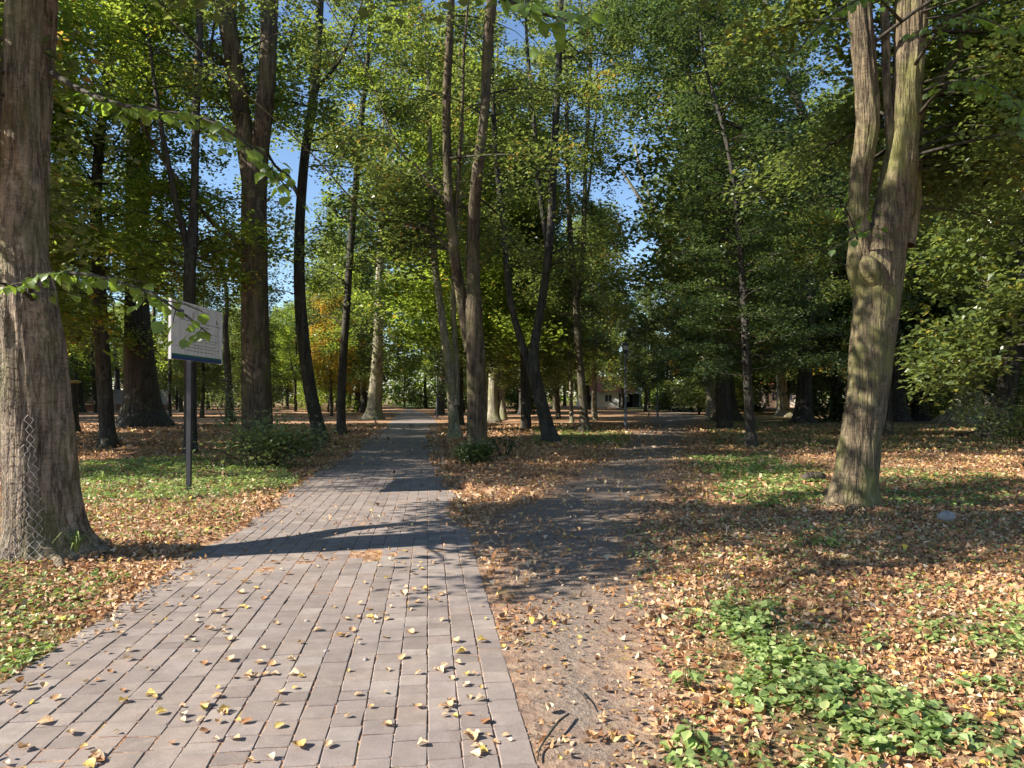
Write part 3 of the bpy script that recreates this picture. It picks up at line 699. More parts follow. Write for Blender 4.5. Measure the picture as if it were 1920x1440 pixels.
# leafy boughs with leaves one by one ------------------------------
NLV = []
for sd in range(6):
    r = np.random.default_rng(100 + sd); nY = 5; V = []
    out_ = [0.02, .34, .46, .44, .26, .0]
    for jy in range(nY + 1):
        t = jy / nY
        for sx in (-1, -.5, 0, .5, 1):
            x = sx * out_[jy]; V.append((x, t, .10 * abs(sx) * out_[jy] * 2 - .25 * t * t + r.uniform(-.01, .01)))
    F = [(jy * 5 + ix, jy * 5 + ix + 1, (jy + 1) * 5 + ix + 1, (jy + 1) * 5 + ix) for jy in range(nY) for ix in range(4)]
    gg = Geo(); gg.add(np.array(V), F, r.uniform(.1, .95)); sv, sf = tube([(0, 0, 0), (0, -.18, .03), (0, -.34, .09)], [.014, .012, .012], 4); gg.add(sv, sf, .4)
    NLV.append(gg.mesh('leaf', M_NEAR, True))
def bough(parent, org, pts, rad, spans, nleaf, seed, ls=(.075, .115), spread=.2, hang=.12, subs=6):
    R = np.random.default_rng(seed); p = np.array([P(*q) for q in pts]); pp, rr = smooth_path(p, np.array(rad), .12)
    g = Geo(); V, F = tube(pp - org, rr, 7); g.add(V, F)
    cand = []
    n = len(pp)
    for k in range(subs):
        u = spans[0] + (spans[1] - spans[0]) * (k + R.random()) / subs; i0 = min(int(u * (n - 1)), n - 2); t = pp[i0 + 1] - pp[i0]; t /= np.linalg.norm(t)
        sd = np.cross(t, [0, 0, 1.]); sd /= np.linalg.norm(sd); s = 1 if k % 2 else -1
        dv = (t * R.uniform(.3, .9) + sd * s * R.uniform(.5, 1) + np.array([0, 0, R.uniform(-.35, .1)])) * R.uniform(.25, .55)
        q = np.array([pp[i0], pp[i0] + dv * .5 + [0, 0, .02], pp[i0] + dv]); V, F = tube(q - org, [.006, .004, .002], 4); g.add(V, F)
        cand.append((q, t))
    b = link('leafy_bough', g.mesh('bough', B_TWIG), parent)
    for k in range(nleaf):
        if R.random() < .62 and cand:
            q, t = cand[R.integers(len(cand))]; u = R.random() * 2; i0 = min(int(u), 1); c = q[i0] + (q[i0 + 1] - q[i0]) * (u - i0); dirn = q[2] - q[0]
        else:
            u = R.uniform(*spans); f = u * (n - 1); i0 = min(int(f), n - 2); c = pp[i0]; dirn = pp[i0 + 1] - pp[i0]
        dirn = dirn / np.linalg.norm(dirn); sd = np.cross(dirn, [0, 0, 1.]); sd /= np.linalg.norm(sd) + 1e-9
        c = c + sd * R.normal(0, spread * .25)
        y = Vector(tuple(dirn * .6 + sd * R.choice([-1, 1]) * R.uniform(.4, 1.2) + np.array([0, 0, -R.uniform(.0, .9)]))).normalized()
        nz = Vector((R.normal(0, .4), R.normal(0, .4), 1.0)); xx = y.cross(nz).normalized(); zz = xx.cross(y)
        s = R.uniform(*ls); M = Matrix((xx, y, zz)).transposed().to_4x4(); c = Vector(tuple(c - org)) + y * s * .34
        o = link('leaf', NLV[R.integers(6)], b); o.matrix_basis = Matrix.Translation(c) @ M @ Matrix.Scale(s, 4)
bough(LT, LO, [(98, 138, 7.3), (150, 168, 7.0), (220, 195, 6.6), (300, 208, 6.3), (380, 222, 6.1), (450, 260, 6.0), (510, 320, 5.9), (545, 360, 5.9)], [.035, .025, .02, .016, .013, .01, .007, .004], (.2, 1), 130, 1, subs=18)
bough(LT, LO, [(60, 560, 7.1), (60, 530, 6.8), (110, 512, 6.5), (190, 520, 6.3), (270, 545, 6.1), (330, 580, 6.0), (395, 628, 5.95)], [.03, .024, .018, .014, .011, .008, .004], (.12, 1), 85, 2, subs=14)
bough(LT, LO, [(60, 560, 7.1), (30, 540, 6.6), (-10, 530, 6.3), (-60, 540, 6.1)], [.02, .015, .01, .006], (.2, 1), 18, 3, subs=4)
bough(LT, LO, [(102, -60, 7.4), (300, -330, 6.6), (600, -300, 5.8), (830, -110, 5.2), (950, 0, 5.0), (1090, 45, 4.9)], [.06, .045, .035, .025, .015, .006], (.78, 1), 58, 4, ls=(.09, .13), subs=8)
bough(RT, RO, [(1608, 450, 10.4), (1590, 400, 10.1), (1575, 385, 9.9), (1560, 395, 9.8)], [.012, .01, .008, .004], (.2, 1), 22, 6, subs=4)
bough(RT, RO, [(1640, 420, 10.3), (1628, 432, 10.0), (1605, 440, 9.8), (1590, 455, 9.7)], [.012, .01, .008, .004], (.2, 1), 20, 7, subs=4)

bough(RT, RO, [(1722, 215, 10.5), (1770, 165, 9.8), (1830, 150, 9.1), (1880, 175, 8.7), (1930, 220, 8.4)], [.03, .02, .014, .01, .005], (.2, 1), 85, 8, ls=(.08, .12), subs=14)
bough(RT, RO, [(1690, 40, 10.4), (1640, -5, 9.6), (1580, 15, 9.0), (1525, 60, 8.7), (1480, 120, 8.5)], [.025, .018, .013, .009, .004], (.2, 1), 75, 9, ls=(.08, .115), subs=12)
bough(RT, RO, [(1716, 120, 10.4), (1760, 60, 9.6), (1820, 30, 9.0), (1900, 60, 8.6)], [.025, .018, .012, .005], (.25, 1), 60, 10, ls=(.08, .115), subs=10)
def fork_clear(C):
    px, py = to_px(C[:, 0], C[:, 1], C[:, 2]); return ~((px > 395) & (px < 535) & (C[:, 1] < 21.5))
# trees traced one by one ------------------------------------------
C_STD = lambda z0, z1, **k: dict(dict(z=(z0, z1), limbs=46, len=(3.8, 1.9), el=(12, 50), nl=56, ls=.13, tw=3.3), **k)
tree('beech_tree', 'grey brown tree rising out of the pale shrub, forking high into two trunks', 'tree', 21.5,
     [[(484, 846, 62), (483, 800, 56), (480, 700, 52), (478, 600, 50), (477, 500, 47), (476, 400, 46), (478, 330, 46), (488, 270, 34), (498, 180, 32), (503, 90, 31), (506, 0, 31), (509, -100, 29)],
      [(474, 360, 36), (462, 280, 34), (450, 200, 33), (440, 120, 33), (428, 50, 34), (420, -20, 34), (412, -120, 30)],
      [(474, 520, 16), (455, 480, 13), (440, 450, 12), (420, 430, 11), (400, 420, 8)],
      [(448, 190, 14), (430, 130, 12), (400, 100, 9), (370, 85, 7)]],
     17, [C_STD(10, 16.5, limbs=40, len=(4.2, 2.4))], B_BROWN, M_GREEN, 21, sides=28, step=.2)
tree('young_tree', 'slim dark tree with a low rounded mossy trunk near the wire wrapped linden', 'tree', 23.5,
     [[(204, 838, 32), (201, 800, 28), (197, 740, 27), (192, 660, 26), (187, 560, 24), (183, 460, 22), (180, 380, 21), (186, 280, 18), (196, 180, 16), (205, 80, 14), (210, -20, 13)]],
     16, [C_STD(4.6, 15.5, limbs=84, len=(4.8, 2.2), nl=60, ls=.145)], B_DARK, M_YGREEN, 22, sides=20)
tree('oak_tree', 'massive dark trunk with wide spreading roots behind the information sign', 'tree', 38.5,
     [[(268, 800, 84), (268, 780, 74), (266, 740, 62), (262, 680, 54), (258, 600, 44), (256, 520, 38), (254, 440, 34), (252, 360, 30), (250, 260, 28), (240, 150, 24), (236, 40, 20)],
      [(258, 470, 22), (268, 400, 20), (272, 300, 18), (276, 200, 16), (282, 80, 12)]],
     25, [C_STD(6, 24, limbs=70, len=(6.5, 3.5), ls=.17, nl=45, tw=2.4)], B_DARK, M_GREEN, 23, sides=24)
tree('maple_tree', 'slender dark tree directly behind the sign post, dividing in a narrow fork', 'tree', 20.5,
     [[(357, 848, 24), (357, 780, 23), (356, 680, 22), (355, 580, 22), (356, 500, 22), (360, 460, 22), (364, 380, 15), (366, 300, 14), (368, 200, 14), (372, 100, 13), (376, 0, 12), (380, -100, 11)],
      [(358, 490, 16), (346, 440, 13), (332, 390, 12), (320, 330, 11), (308, 270, 10), (296, 200, 8)],
      [(362, 200, 8), (385, 120, 6), (400, 60, 5)]],
     15, [C_STD(4.5, 7.0, limbs=16, len=(2.8, 2.8), gold=.06), C_STD(9.0, 14.5, limbs=46, len=(4.2, 2.0), gold=.05, keep=fork_clear)], B_DARK, M_YGREEN, 24, sides=18)
tree('beech_tree', 'dark trunk leaning towards the pale shrub, just before the edge of the paving', 'tree', 26,
     [[(604, 832, 30), (596, 800, 27), (585, 750, 24), (575, 690, 23), (567, 620, 22), (562, 550, 21), (561, 450, 19), (565, 370, 18), (572, 290, 17), (584, 210, 17), (594, 120, 15), (599, 30, 14), (604, -80, 12)],
      [(566, 380, 8), (540, 330, 7), (515, 310, 5)], [(590, 170, 8), (625, 130, 6), (650, 90, 5)]],
     18.5, [C_STD(5.0, 8, limbs=10, len=(2.5, 2.5)), C_STD(9.5, 18, limbs=48, len=(4.4, 2.4))], B_DARK, M_YGREEN, 25, sides=20)
tree('young_tree', 'thin straight trunk standing at the bend of leaf litter beside the paving', 'tree', 31.5,
     [[(640, 814, 20), (640, 780, 17), (641, 720, 16), (645, 650, 15), (650, 580, 14), (655, 500, 13), (661, 420, 13), (667, 350, 12), (673, 280, 12), (680, 200, 10), (690, 100, 9), (696, 0, 8)]],
     20, [C_STD(4.2, 8.5, limbs=22, len=(3.0, 3.0), ls=.13, nl=42), C_STD(10.5, 19.5, limbs=48, len=(4.4, 2.6), ls=.15, nl=46)], B_DARK, M_GREEN, 26, sides=14)
tree('sycamore_tree', 'stout pale yellowish trunk where the paved path narrows', 'tree', 52,
     [[(701, 786, 36), (702, 770, 29), (705, 720, 24), (708, 660, 20), (710, 600, 18), (712, 520, 15), (716, 420, 12), (718, 330, 10)]],
     25, [C_STD(5, 24, limbs=60, len=(6.5, 3.2), ls=.2, nl=40, tw=2.2)], B_PALE, M_YGREEN, 27, sides=18)
tree('linden_tree', 'sturdy brown trunk with dark ivy at its foot in the wedge between the two paths', 'tree', 18.2,
     [[(893, 868, 44), (894, 830, 39), (894, 760, 37), (892, 680, 35), (889, 600, 32), (887, 530, 27), (886, 460, 25), (890, 380, 22), (895, 320, 21), (903, 260, 19), (909, 200, 18), (912, 130, 19), (916, 60, 20), (922, 0, 20), (928, -100, 18)],
      [(884, 660, 26), (872, 600, 22), (862, 540, 20), (852, 480, 19), (846, 420, 18), (840, 360, 17), (838, 280, 16), (837, 200, 16), (840, 120, 15), (845, 30, 14), (848, -80, 12)],
      [(852, 430, 8), (858, 350, 8), (863, 270, 7), (868, 180, 6), (870, 90, 5)],
      [(845, 470, 9), (815, 440, 7), (780, 425, 6), (730, 412, 5), (690, 405, 3)],
      [(838, 380, 7), (810, 350, 6), (780, 310, 5), (745, 275, 3)]],
     15.5, [C_STD(6.0, 15, limbs=64, len=(3.8, 1.8), ls=.105, nl=60), C_STD(4.6, 6.5, limbs=12, len=(2.8, 2.8), az=(170, 50))], B_BROWN, M_GREEN, 28, sides=26, step=.18)
tree('ash_tree', 'pale footed trunk growing close beside the sturdy ivy footed trunk', 'tree', 28.5,
     [[(853, 823, 26), (851, 790, 20), (847, 740, 18), (840, 680, 16), (832, 620, 15), (824, 560, 14), (816, 500, 13), (811, 430, 12), (808, 360, 11), (806, 280, 10), (804, 200, 9), (802, 100, 8)],
      [(856, 760, 12), (856, 700, 11), (853, 640, 10), (850, 560, 10), (856, 470, 9), (864, 380, 9), (866, 280, 8), (866, 180, 7)]],
     16.5, [C_STD(7, 16, limbs=40, len=(3.6, 1.6), ls=.125, nl=48)], B_PALE, M_GREEN, 29, sides=16)
tree('maple_tree', 'pale ribbed trunk paired with a smaller one amid sunlit leaves beyond the ivy footed tree', 'tree', 46,
     [[(924, 793, 28), (924, 770, 22), (925, 720, 18), (925, 660, 16), (926, 600, 14), (927, 520, 12), (930, 430, 11), (932, 330, 10)],
      [(944, 788, 18), (940, 750, 14), (938, 690, 13), (940, 630, 11), (938, 560, 9)], [(912, 790, 10), (910, 740, 8), (908, 680, 7)]],
     24, [C_STD(5, 23, limbs=60, len=(5.5, 3.2), ls=.18, nl=40, tw=2.3)], B_PALE, M_GREEN, 30, sides=18)
tree('beech_tree', 'dark tree leaning left over the litter, dividing low into a wide V', 'tree', 26.2,
     [[(1034, 830, 32), (1026, 800, 26), (1016, 760, 24), (1006, 720, 23), (1000, 690, 23), (1002, 650, 18), (1010, 600, 16), (1020, 540, 15), (1028, 480, 15), (1033, 420, 14), (1036, 350, 14), (1040, 260, 13), (1046, 160, 12), (1050, 60, 11), (1052, -60, 10)],
      [(1002, 712, 18), (990, 680, 15), (974, 630, 13), (960, 580, 12), (952, 520, 12), (946, 450, 11), (938, 370, 11), (930, 290, 10), (925, 200, 9), (922, 100, 8)],
      [(1030, 500, 10), (1020, 420, 9), (1010, 340, 9), (1004, 260, 8), (996, 170, 7), (988, 80, 6)]],
     19, [C_STD(5.5, 9, limbs=18, len=(3.2, 3.2)), C_STD(9, 18.5, limbs=60, len=(4.6, 2.8))], B_DARK, M_GREEN, 31, sides=18)
tree('ash_tree', 'slim trunk with pale flecked foot between the V shaped tree and the tall lamp post', 'tree', 33.5,
     [[(1097, 810, 22), (1095, 780, 16), (1092, 740, 15), (1088, 690, 14), (1084, 640, 13), (1080, 580, 12), (1076, 520, 12), (1070, 450, 10), (1066, 380, 9), (1064, 280, 8), (1062, 160, 7)],
      [(1082, 560, 10), (1090, 500, 9), (1095, 430, 9), (1097, 350, 8), (1100, 270, 8), (1104, 180, 7), (1108, 60, 6)],
      [(1096, 400, 6), (1106, 340, 5), (1113, 260, 4), (1120, 190, 3)]],
     21.5, [C_STD(5, 9, limbs=26, len=(3.6, 3.6), ls=.15, nl=46), C_STD(9, 21, limbs=66, len=(5.0, 2.8), ls=.155, nl=56)], B_MID, M_GREEN, 32, sides=14)
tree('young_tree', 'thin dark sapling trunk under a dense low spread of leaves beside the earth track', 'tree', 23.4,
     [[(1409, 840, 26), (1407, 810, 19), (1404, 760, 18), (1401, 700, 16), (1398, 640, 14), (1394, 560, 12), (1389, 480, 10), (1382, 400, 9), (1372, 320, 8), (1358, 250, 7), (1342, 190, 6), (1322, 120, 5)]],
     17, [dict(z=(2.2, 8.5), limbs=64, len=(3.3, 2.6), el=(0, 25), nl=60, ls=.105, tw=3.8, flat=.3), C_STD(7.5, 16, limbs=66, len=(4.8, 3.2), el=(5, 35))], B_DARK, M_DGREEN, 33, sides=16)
tree('oak_tree', 'broad brown flared trunk beside the far end of the earth track', 'tree', 49,
     [[(1360, 790, 58), (1360, 775, 46), (1359, 750, 38), (1358, 710, 34), (1356, 650, 32), (1352, 560, 28), (1346, 460, 22), (1340, 380, 16)]],
     17, [C_STD(4, 16, limbs=54, len=(5.0, 2.5), ls=.18, nl=42, tw=2.6)], B_MID, M_GREEN, 34, sides=20)
tree('poplar_tree', 'pale bare limbed tree leaning left above the earth track against blue sky', 'tree', 56,
     [[(1337, 782, 26), (1334, 750, 20), (1326, 700, 15), (1310, 640, 13), (1288, 570, 12), (1262, 500, 11), (1238, 440, 10), (1212, 390, 8), (1185, 350, 6), (1160, 310, 4)],
      [(1280, 550, 9), (1258, 470, 8), (1232, 400, 7), (1205, 330, 6), (1190, 270, 4)], [(1330, 740, 9), (1320, 705, 7), (1322, 660, 6)]],
     None, [dict(z=(5, 12), limbs=14, len=(3.2, 2.2), el=(20, 50), nl=26, ls=.18, tw=1.8, gold=.15)], B_PALE, M_GREEN, 35, sides=14)
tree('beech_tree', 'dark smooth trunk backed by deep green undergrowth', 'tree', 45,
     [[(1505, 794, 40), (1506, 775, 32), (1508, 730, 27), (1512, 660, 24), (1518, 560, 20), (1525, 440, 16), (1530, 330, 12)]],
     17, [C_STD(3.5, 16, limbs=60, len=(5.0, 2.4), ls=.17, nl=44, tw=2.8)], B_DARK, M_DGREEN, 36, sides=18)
tree('plane_tree', 'pale grey trunk lit by sun before the white building', 'tree', 58,
     [[(1470, 783, 34), (1468, 768, 24), (1466, 730, 19), (1462, 670, 16), (1458, 600, 13), (1450, 500, 10)]],
     16, [C_STD(6.5, 15.5, limbs=36, len=(4.5, 2.4), ls=.2, nl=38, tw=2.2)], B_PALE, M_GREEN, 37, sides=16)
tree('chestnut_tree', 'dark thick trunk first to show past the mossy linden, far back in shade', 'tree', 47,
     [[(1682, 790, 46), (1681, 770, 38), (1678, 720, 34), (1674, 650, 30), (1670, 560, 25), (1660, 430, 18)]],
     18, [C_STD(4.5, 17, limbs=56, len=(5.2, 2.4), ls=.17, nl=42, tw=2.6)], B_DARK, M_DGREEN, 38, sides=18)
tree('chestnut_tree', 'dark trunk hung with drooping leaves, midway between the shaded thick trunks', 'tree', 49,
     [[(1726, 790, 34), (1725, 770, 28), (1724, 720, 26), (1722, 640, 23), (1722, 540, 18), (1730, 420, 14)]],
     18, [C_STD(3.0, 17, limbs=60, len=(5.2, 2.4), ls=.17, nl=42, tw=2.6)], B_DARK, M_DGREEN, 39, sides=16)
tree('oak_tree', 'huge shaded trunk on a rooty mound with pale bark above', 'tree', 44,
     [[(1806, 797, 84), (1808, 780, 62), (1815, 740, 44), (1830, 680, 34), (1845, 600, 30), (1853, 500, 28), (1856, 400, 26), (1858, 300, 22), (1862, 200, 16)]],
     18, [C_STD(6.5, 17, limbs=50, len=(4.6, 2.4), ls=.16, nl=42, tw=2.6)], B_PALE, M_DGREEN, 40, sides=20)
tree('maple_tree', 'leaning black trunk with one long surface root and low sunlit leaf sprays', 'tree', 29.5,
     [[(1866, 816, 58), (1872, 795, 44), (1880, 760, 36), (1893, 700, 32), (1905, 620, 30), (1918, 520, 27), (1925, 400, 24), (1920, 280, 20), (1905, 150, 17), (1890, 40, 15), (1880, -60, 13)],
      [(1922, 300, 14), (1890, 160, 14), (1850, 80, 15), (1830, 60, 12)]],
     19, [C_STD(1.3, 5, limbs=34, len=(3.4, 3.0), el=(-5, 20), ls=.12, nl=54), C_STD(5, 18.5, limbs=66, len=(4.6, 2.6), ls=.14, nl=50)], B_DARK, M_GREEN, 41, sides=18)
tree('oak_tree', 'dark tree whose crooked heavy bough hooks down among pale leaves', 'tree', 30.5,
     [[(1660, 822, 26), (1662, 790, 22), (1660, 700, 20), (1650, 600, 20), (1630, 500, 20), (1600, 420, 20), (1565, 350, 19), (1500, 200, 16), (1455, 100, 14), (1440, 40, 13), (1432, -60, 12)],
      [(1585, 380, 14), (1545, 350, 14), (1500, 320, 14), (1492, 290, 14), (1478, 270, 13), (1440, 258, 11), (1400, 245, 9), (1350, 222, 7), (1325, 205, 5)],
      [(1480, 160, 10), (1430, 70, 8), (1400, 55, 6), (1350, 45, 4)]],
     18.5, [C_STD(5.5, 18, limbs=84, len=(4.6, 2.8), ls=.14, nl=56)], B_DARK, M_GREEN, 42, sides=16)
for nm, lab, x, y, wd, h, mat_ in [
    ('young_tree', 'thin pale stem just right of the slim flecked trunk', 1072, 792, 7, 9, B_PALE),
    ('young_tree', 'thin pale stem close to the tall lamp post, before the white cottage', 1116, 788, 8, 9, B_PALE),
    ('young_tree', 'thin stem in the sunlit litter beyond the V shaped tree', 1047, 786, 8, 10, B_MID),
    ('young_tree', 'dark thin stem in front of the yellow lit wood, beside the stout pale trunk', 668, 772, 9, 14, B_DARK),
    ('young_tree', 'grey stem pressed against the stout pale trunk at the path bend', 684, 774, 13, 15, B_MID),
    ('young_tree', 'dark trunk crowding behind the tall shrub near the pale grey beech', 432, 790, 14, 13, B_DARK),
    ('young_tree', 'slight dark stem between the oak with spreading roots and the sign post', 317, 781, 7, 11, B_DARK),
    ('young_tree', 'leaning dark stem seen over the shade beside the sign post', 339, 773, 8, 11, B_DARK),
    ('young_tree', 'dark stem in front of the concrete boundary wall', 181, 774, 6, 11, B_DARK),
    ('young_tree', 'slim trunk standing close to the concrete boundary wall', 224, 767, 11, 14, B_DARK),
    ('young_tree', 'thick dark stem behind the mossy stump', 150, 773, 15, 14, B_DARK),
    ('young_tree', 'dark stem beside the lamp post by the paving', 825, 778, 14, 15, B_DARK),
    ('young_tree', 'dark trunk in deep shade with hanging conifer like boughs', 985, 778, 20, 12, B_DARK)]:
    dd = EYE * 1400 / (y - 743.0)
    hh = int(743 - (min(h, 4) - EYE) / dd * 1400)
    ln = 6 * math.sin(x)
    tree(nm, lab, 'tree', dd, [[(x, y, wd * 1.25), (x + ln * .3, (y * 2 + hh) / 3, wd), (x + ln, hh, wd * .85)]], h,
         [dict(z=(3.2 if h < 12 else 5, h - .5), limbs=26, len=(2.6, 1.4), el=(10, 45), nl=34, ls=.0034 * dd, tw=2.4)], mat_, rng.choice([M_GREEN, M_YGREEN, M_DGREEN]) if False else (M_YGREEN if int(x) % 3 else M_GREEN), int(x), sides=12)

# ------------------------------------------------------------------ the wood further back: prototypes, then copies
def proto(name, label, h, z0, wd, spec, bark, lm, seed, group):
    S = [(np.array([[0, 0, 0], [.1, .05, h * .25], [-.05, .1, h * .55], [.1, 0, h * .8], [0, 0, h]]), np.array([wd, wd * .8, wd * .6, wd * .35, .03]))]
    if seed % 2: S.append((np.array([[.08, .05, h * .28], [h * .05, .2, h * .5], [h * .08, .3, h * .85]]), np.array([wd * .6, wd * .45, .04])))
    t = thing(name, label, 'tree', group=group); g = Geo()
    for q, (p, r) in enumerate(S):
        p2, r2 = smooth_path(p, r, .6); V, F = tube(p2 - (np.array([0, 0, .15]) if q == 0 else 0), r2, 12, relief_fn(seed, .04, .4 if q == 0 else 0, .3, 4)); g.add(V, F)
    link('trunk', g.mesh('trunk', bark), t)
    a, b = Geo(), Geo(); grow_crown(S, spec, a, b, seed, np.zeros(3)); tag(link('branchwork', b.mesh('branchwork', B_TWIG), t), kind='stuff'); link('crown', a.mesh('crown', lm, False), t)
    return t
def copy_tree(o, label=None, group=None):
    c = o.copy(); COL.objects.link(c)
    for ch in o.children: k = ch.copy(); COL.objects.link(k); k.parent = c
    if label: c['label'] = label
    if group: c['group'] = group
    return c
GR = 'trees of the wood behind the paths'
FS = lambda z0, z1, **k: dict(dict(z=(z0, z1), limbs=60, len=(4.8, 2.4), el=(5, 45), nl=52, ls=.215, tw=2.5, filter=False, spread=.34), **k)
protos = [proto('broadleaf_tree', 'tall green broadleaf tree standing back in the wood', 17, 3, .26, FS(3.5, 16.5), B_DARK, M_GREEN, 301, GR),
          proto('broadleaf_tree', 'tall green broadleaf tree standing back in the wood', 15, 3, .20, FS(2.6, 14.5, len=(4.0, 1.8)), B_MID, M_GREEN, 302, GR),
          proto('broadleaf_tree', 'yellowing green tree standing back in the wood', 16, 3, .22, FS(4, 15.5), B_DARK, M_YGREEN, 303, GR),
          proto('broadleaf_tree', 'orange tinted autumn tree standing back in the wood', 13, 2, .18, FS(3, 12.5, len=(3.4, 1.6), nl=40), B_MID, M_AUTUMN, 304, GR),
          proto('broadleaf_tree', 'dark leaved dense tree standing back in the wood', 14, 2, .24, FS(1.8, 13.5, len=(4.2, 2.0)), B_DARK, M_DGREEN, 305, GR),
          proto('understorey_tree', 'low leafy tree', 7.5, 1, .10, FS(1.0, 7.2, limbs=44, len=(2.8, 1.4), nl=44, ls=.19), B_DARK, M_GREEN, 306, GR),
          proto('understorey_tree', 'low leafy tree', 6.5, 1, .09, FS(.8, 6.2, limbs=44, len=(2.6, 1.4), nl=44, ls=.19), B_DARK, M_YGREEN, 308, GR)]
used = [False] * 7; FAR = []; KIND = {}
rf = random.Random(5)
taken = [tuple(S[0][0][0][:2]) for _, S in TREES]
def place(k, x, y, s):
    o = protos[k] if not used[k] else copy_tree(protos[k]); used[k] = True
    o.location = (x, y, 0); o.rotation_euler = (0, 0, rf.uniform(0, 6.28)); o.scale = (s, s, s * rf.uniform(.92, 1.12)); taken.append((x, y)); FAR.append(o); KIND[o.name] = (k, s)
n_far = 0
tries = 0
while n_far < 170 and tries < 12000:
    tries += 1
    y = 36 + 84 * rf.random() ** .8; x = rf.uniform(-.80, .80) * y
    px, _ = to_px(x, y, 0)
    if abs(path_c(x, y) + .95 + max(0, y - 45) ** 2 * .0012) < 2.6 and y < 95: continue
    if 1080 < px < 1335 and y < 62: continue
    if (1128 < px < 1205 or 1228 < px < 1285 or 1412 < px < 1462) and y < 100: continue
    if 140 < px < 235 and 40 < y < 80: continue
    if 520 < px < 640 and y < 75: continue
    if -.62 * y < x < -.2 * y and 40 < y < 62 and rf.random() < .5: continue
    low = rf.random() < .17
    if low and y < 48: continue
    if -32 < x < -5 and 38 < y < 57 and rf.random() < .55: continue
    if -14 < x < 6 and 44 < y < 75 and rf.random() < .45: continue
    if low and (1060 < px < 1270 or 1380 < px < 1490): continue
    if any((x - a) ** 2 + (y - b) ** 2 < ((1.6 if low else 2.4) + y * .012) ** 2 for a, b in taken): continue
    r = rf.random()
    if low: k = 5 if rf.random() < (.35 if px < 1100 else .75) else 6
    elif px < 1000: k = 0 if r < .24 else 1 if r < .46 else 2 if r < .80 else 3 if r < .87 else 4
    else: k = 0 if r < .34 else 1 if r < .56 else 2 if r < .66 else 3 if r < .70 else 4
    if k == 4 and (1060 < px < 1270 or 1380 < px < 1490): k = 0
    s = rf.uniform(.85, 1.25) * (1.15 if px > 1290 and not low else 1)
    if 330 < px < 620 and not low: s *= .62 if y < 70 else .78
    if 1170 < px < 1290 and not low: s *= .62
    place(k, x, y, s); n_far += 1
# a few trees just outside the frame on the sunny side throw the long bands of shade
for x, y, s, k in [(-16.5, 20, .85, 2), (-14, 17.5, .85, 2), (-19, 23, .95, 1), (-22, 30, 1, 0), (-27, 26, 1, 2), (14, 14, .85, 0), (19, 20, 1, 4), (24, 28, 1, 0), (27, 34, 1, 4), (11.5, 16.5, .8, 1)]:
    place(k, x, y, s)

place(3, -14.5, 60, .8)
# each far tree is told apart by the landmark before it and its turn behind that landmark
LM = [(60, 'the wire wrapped linden'), (150, 'the stump with the fungus'), (215, 'the low mossy trunk'), (268, 'the oak with spreading roots'), (335, 'the sign board'), (400, 'the pale leaved shrub'),
      (483, 'the forked grey brown tree'), (560, 'the leaning dark trunk'), (640, 'the thin straight trunk'), (705, 'the stout pale trunk'), (770, 'the end of the paved path'), (850, 'the pale footed ash'),
      (893, 'the ivy footed trunk'), (935, 'the pale ribbed trunks'), (1010, 'the V shaped tree'), (1060, 'the thin pale stem'), (1095, 'the slim flecked trunk'), (1173, 'the tall lamp post'), (1233, 'the far lamp post'),
      (1300, 'the earth track end'), (1360, 'the broad flared oak'), (1408, 'the dark sapling trunk'), (1470, 'the pale grey plane'), (1510, 'the dark smooth beech'), (1600, 'the mossy linden'), (1682, 'the first shaded chestnut'),
      (1726, 'the second shaded chestnut'), (1806, 'the rooty mound'), (1870, 'the leaning black trunk'), (1990, 'the loose pale shrub'), (2300, 'the shaded edge of the ground')]
ORD = 'first second third fourth fifth sixth seventh eighth ninth tenth eleventh twelfth thirteenth fourteenth fifteenth sixteenth seventeenth eighteenth nineteenth twentieth twenty-first twenty-second twenty-third'.split()
def name_far(objs, what):
    bins = {}
    for o in objs:
        px, _ = to_px(o.location.x, max(o.location.y, 1), 0); q = min(LM, key=lambda l: abs(l[0] - float(px))); bins.setdefault(q[1], []).append(o)
    for lm_, os_ in bins.items():
        for i_, o in enumerate(sorted(os_, key=lambda o: o.location.y)): o['label'] = what(o, ORD[min(i_, len(ORD) - 1)], lm_)
COLN = ['tall green', 'mid sized green', 'yellowing', 'orange tinted', 'dark dense', 'low dark leafy', 'low yellow green']
name_far(FAR, lambda o, n_, l_: f"{COLN[KIND[o.name][0]]} tree, {n_} back in the wood behind {l_}")
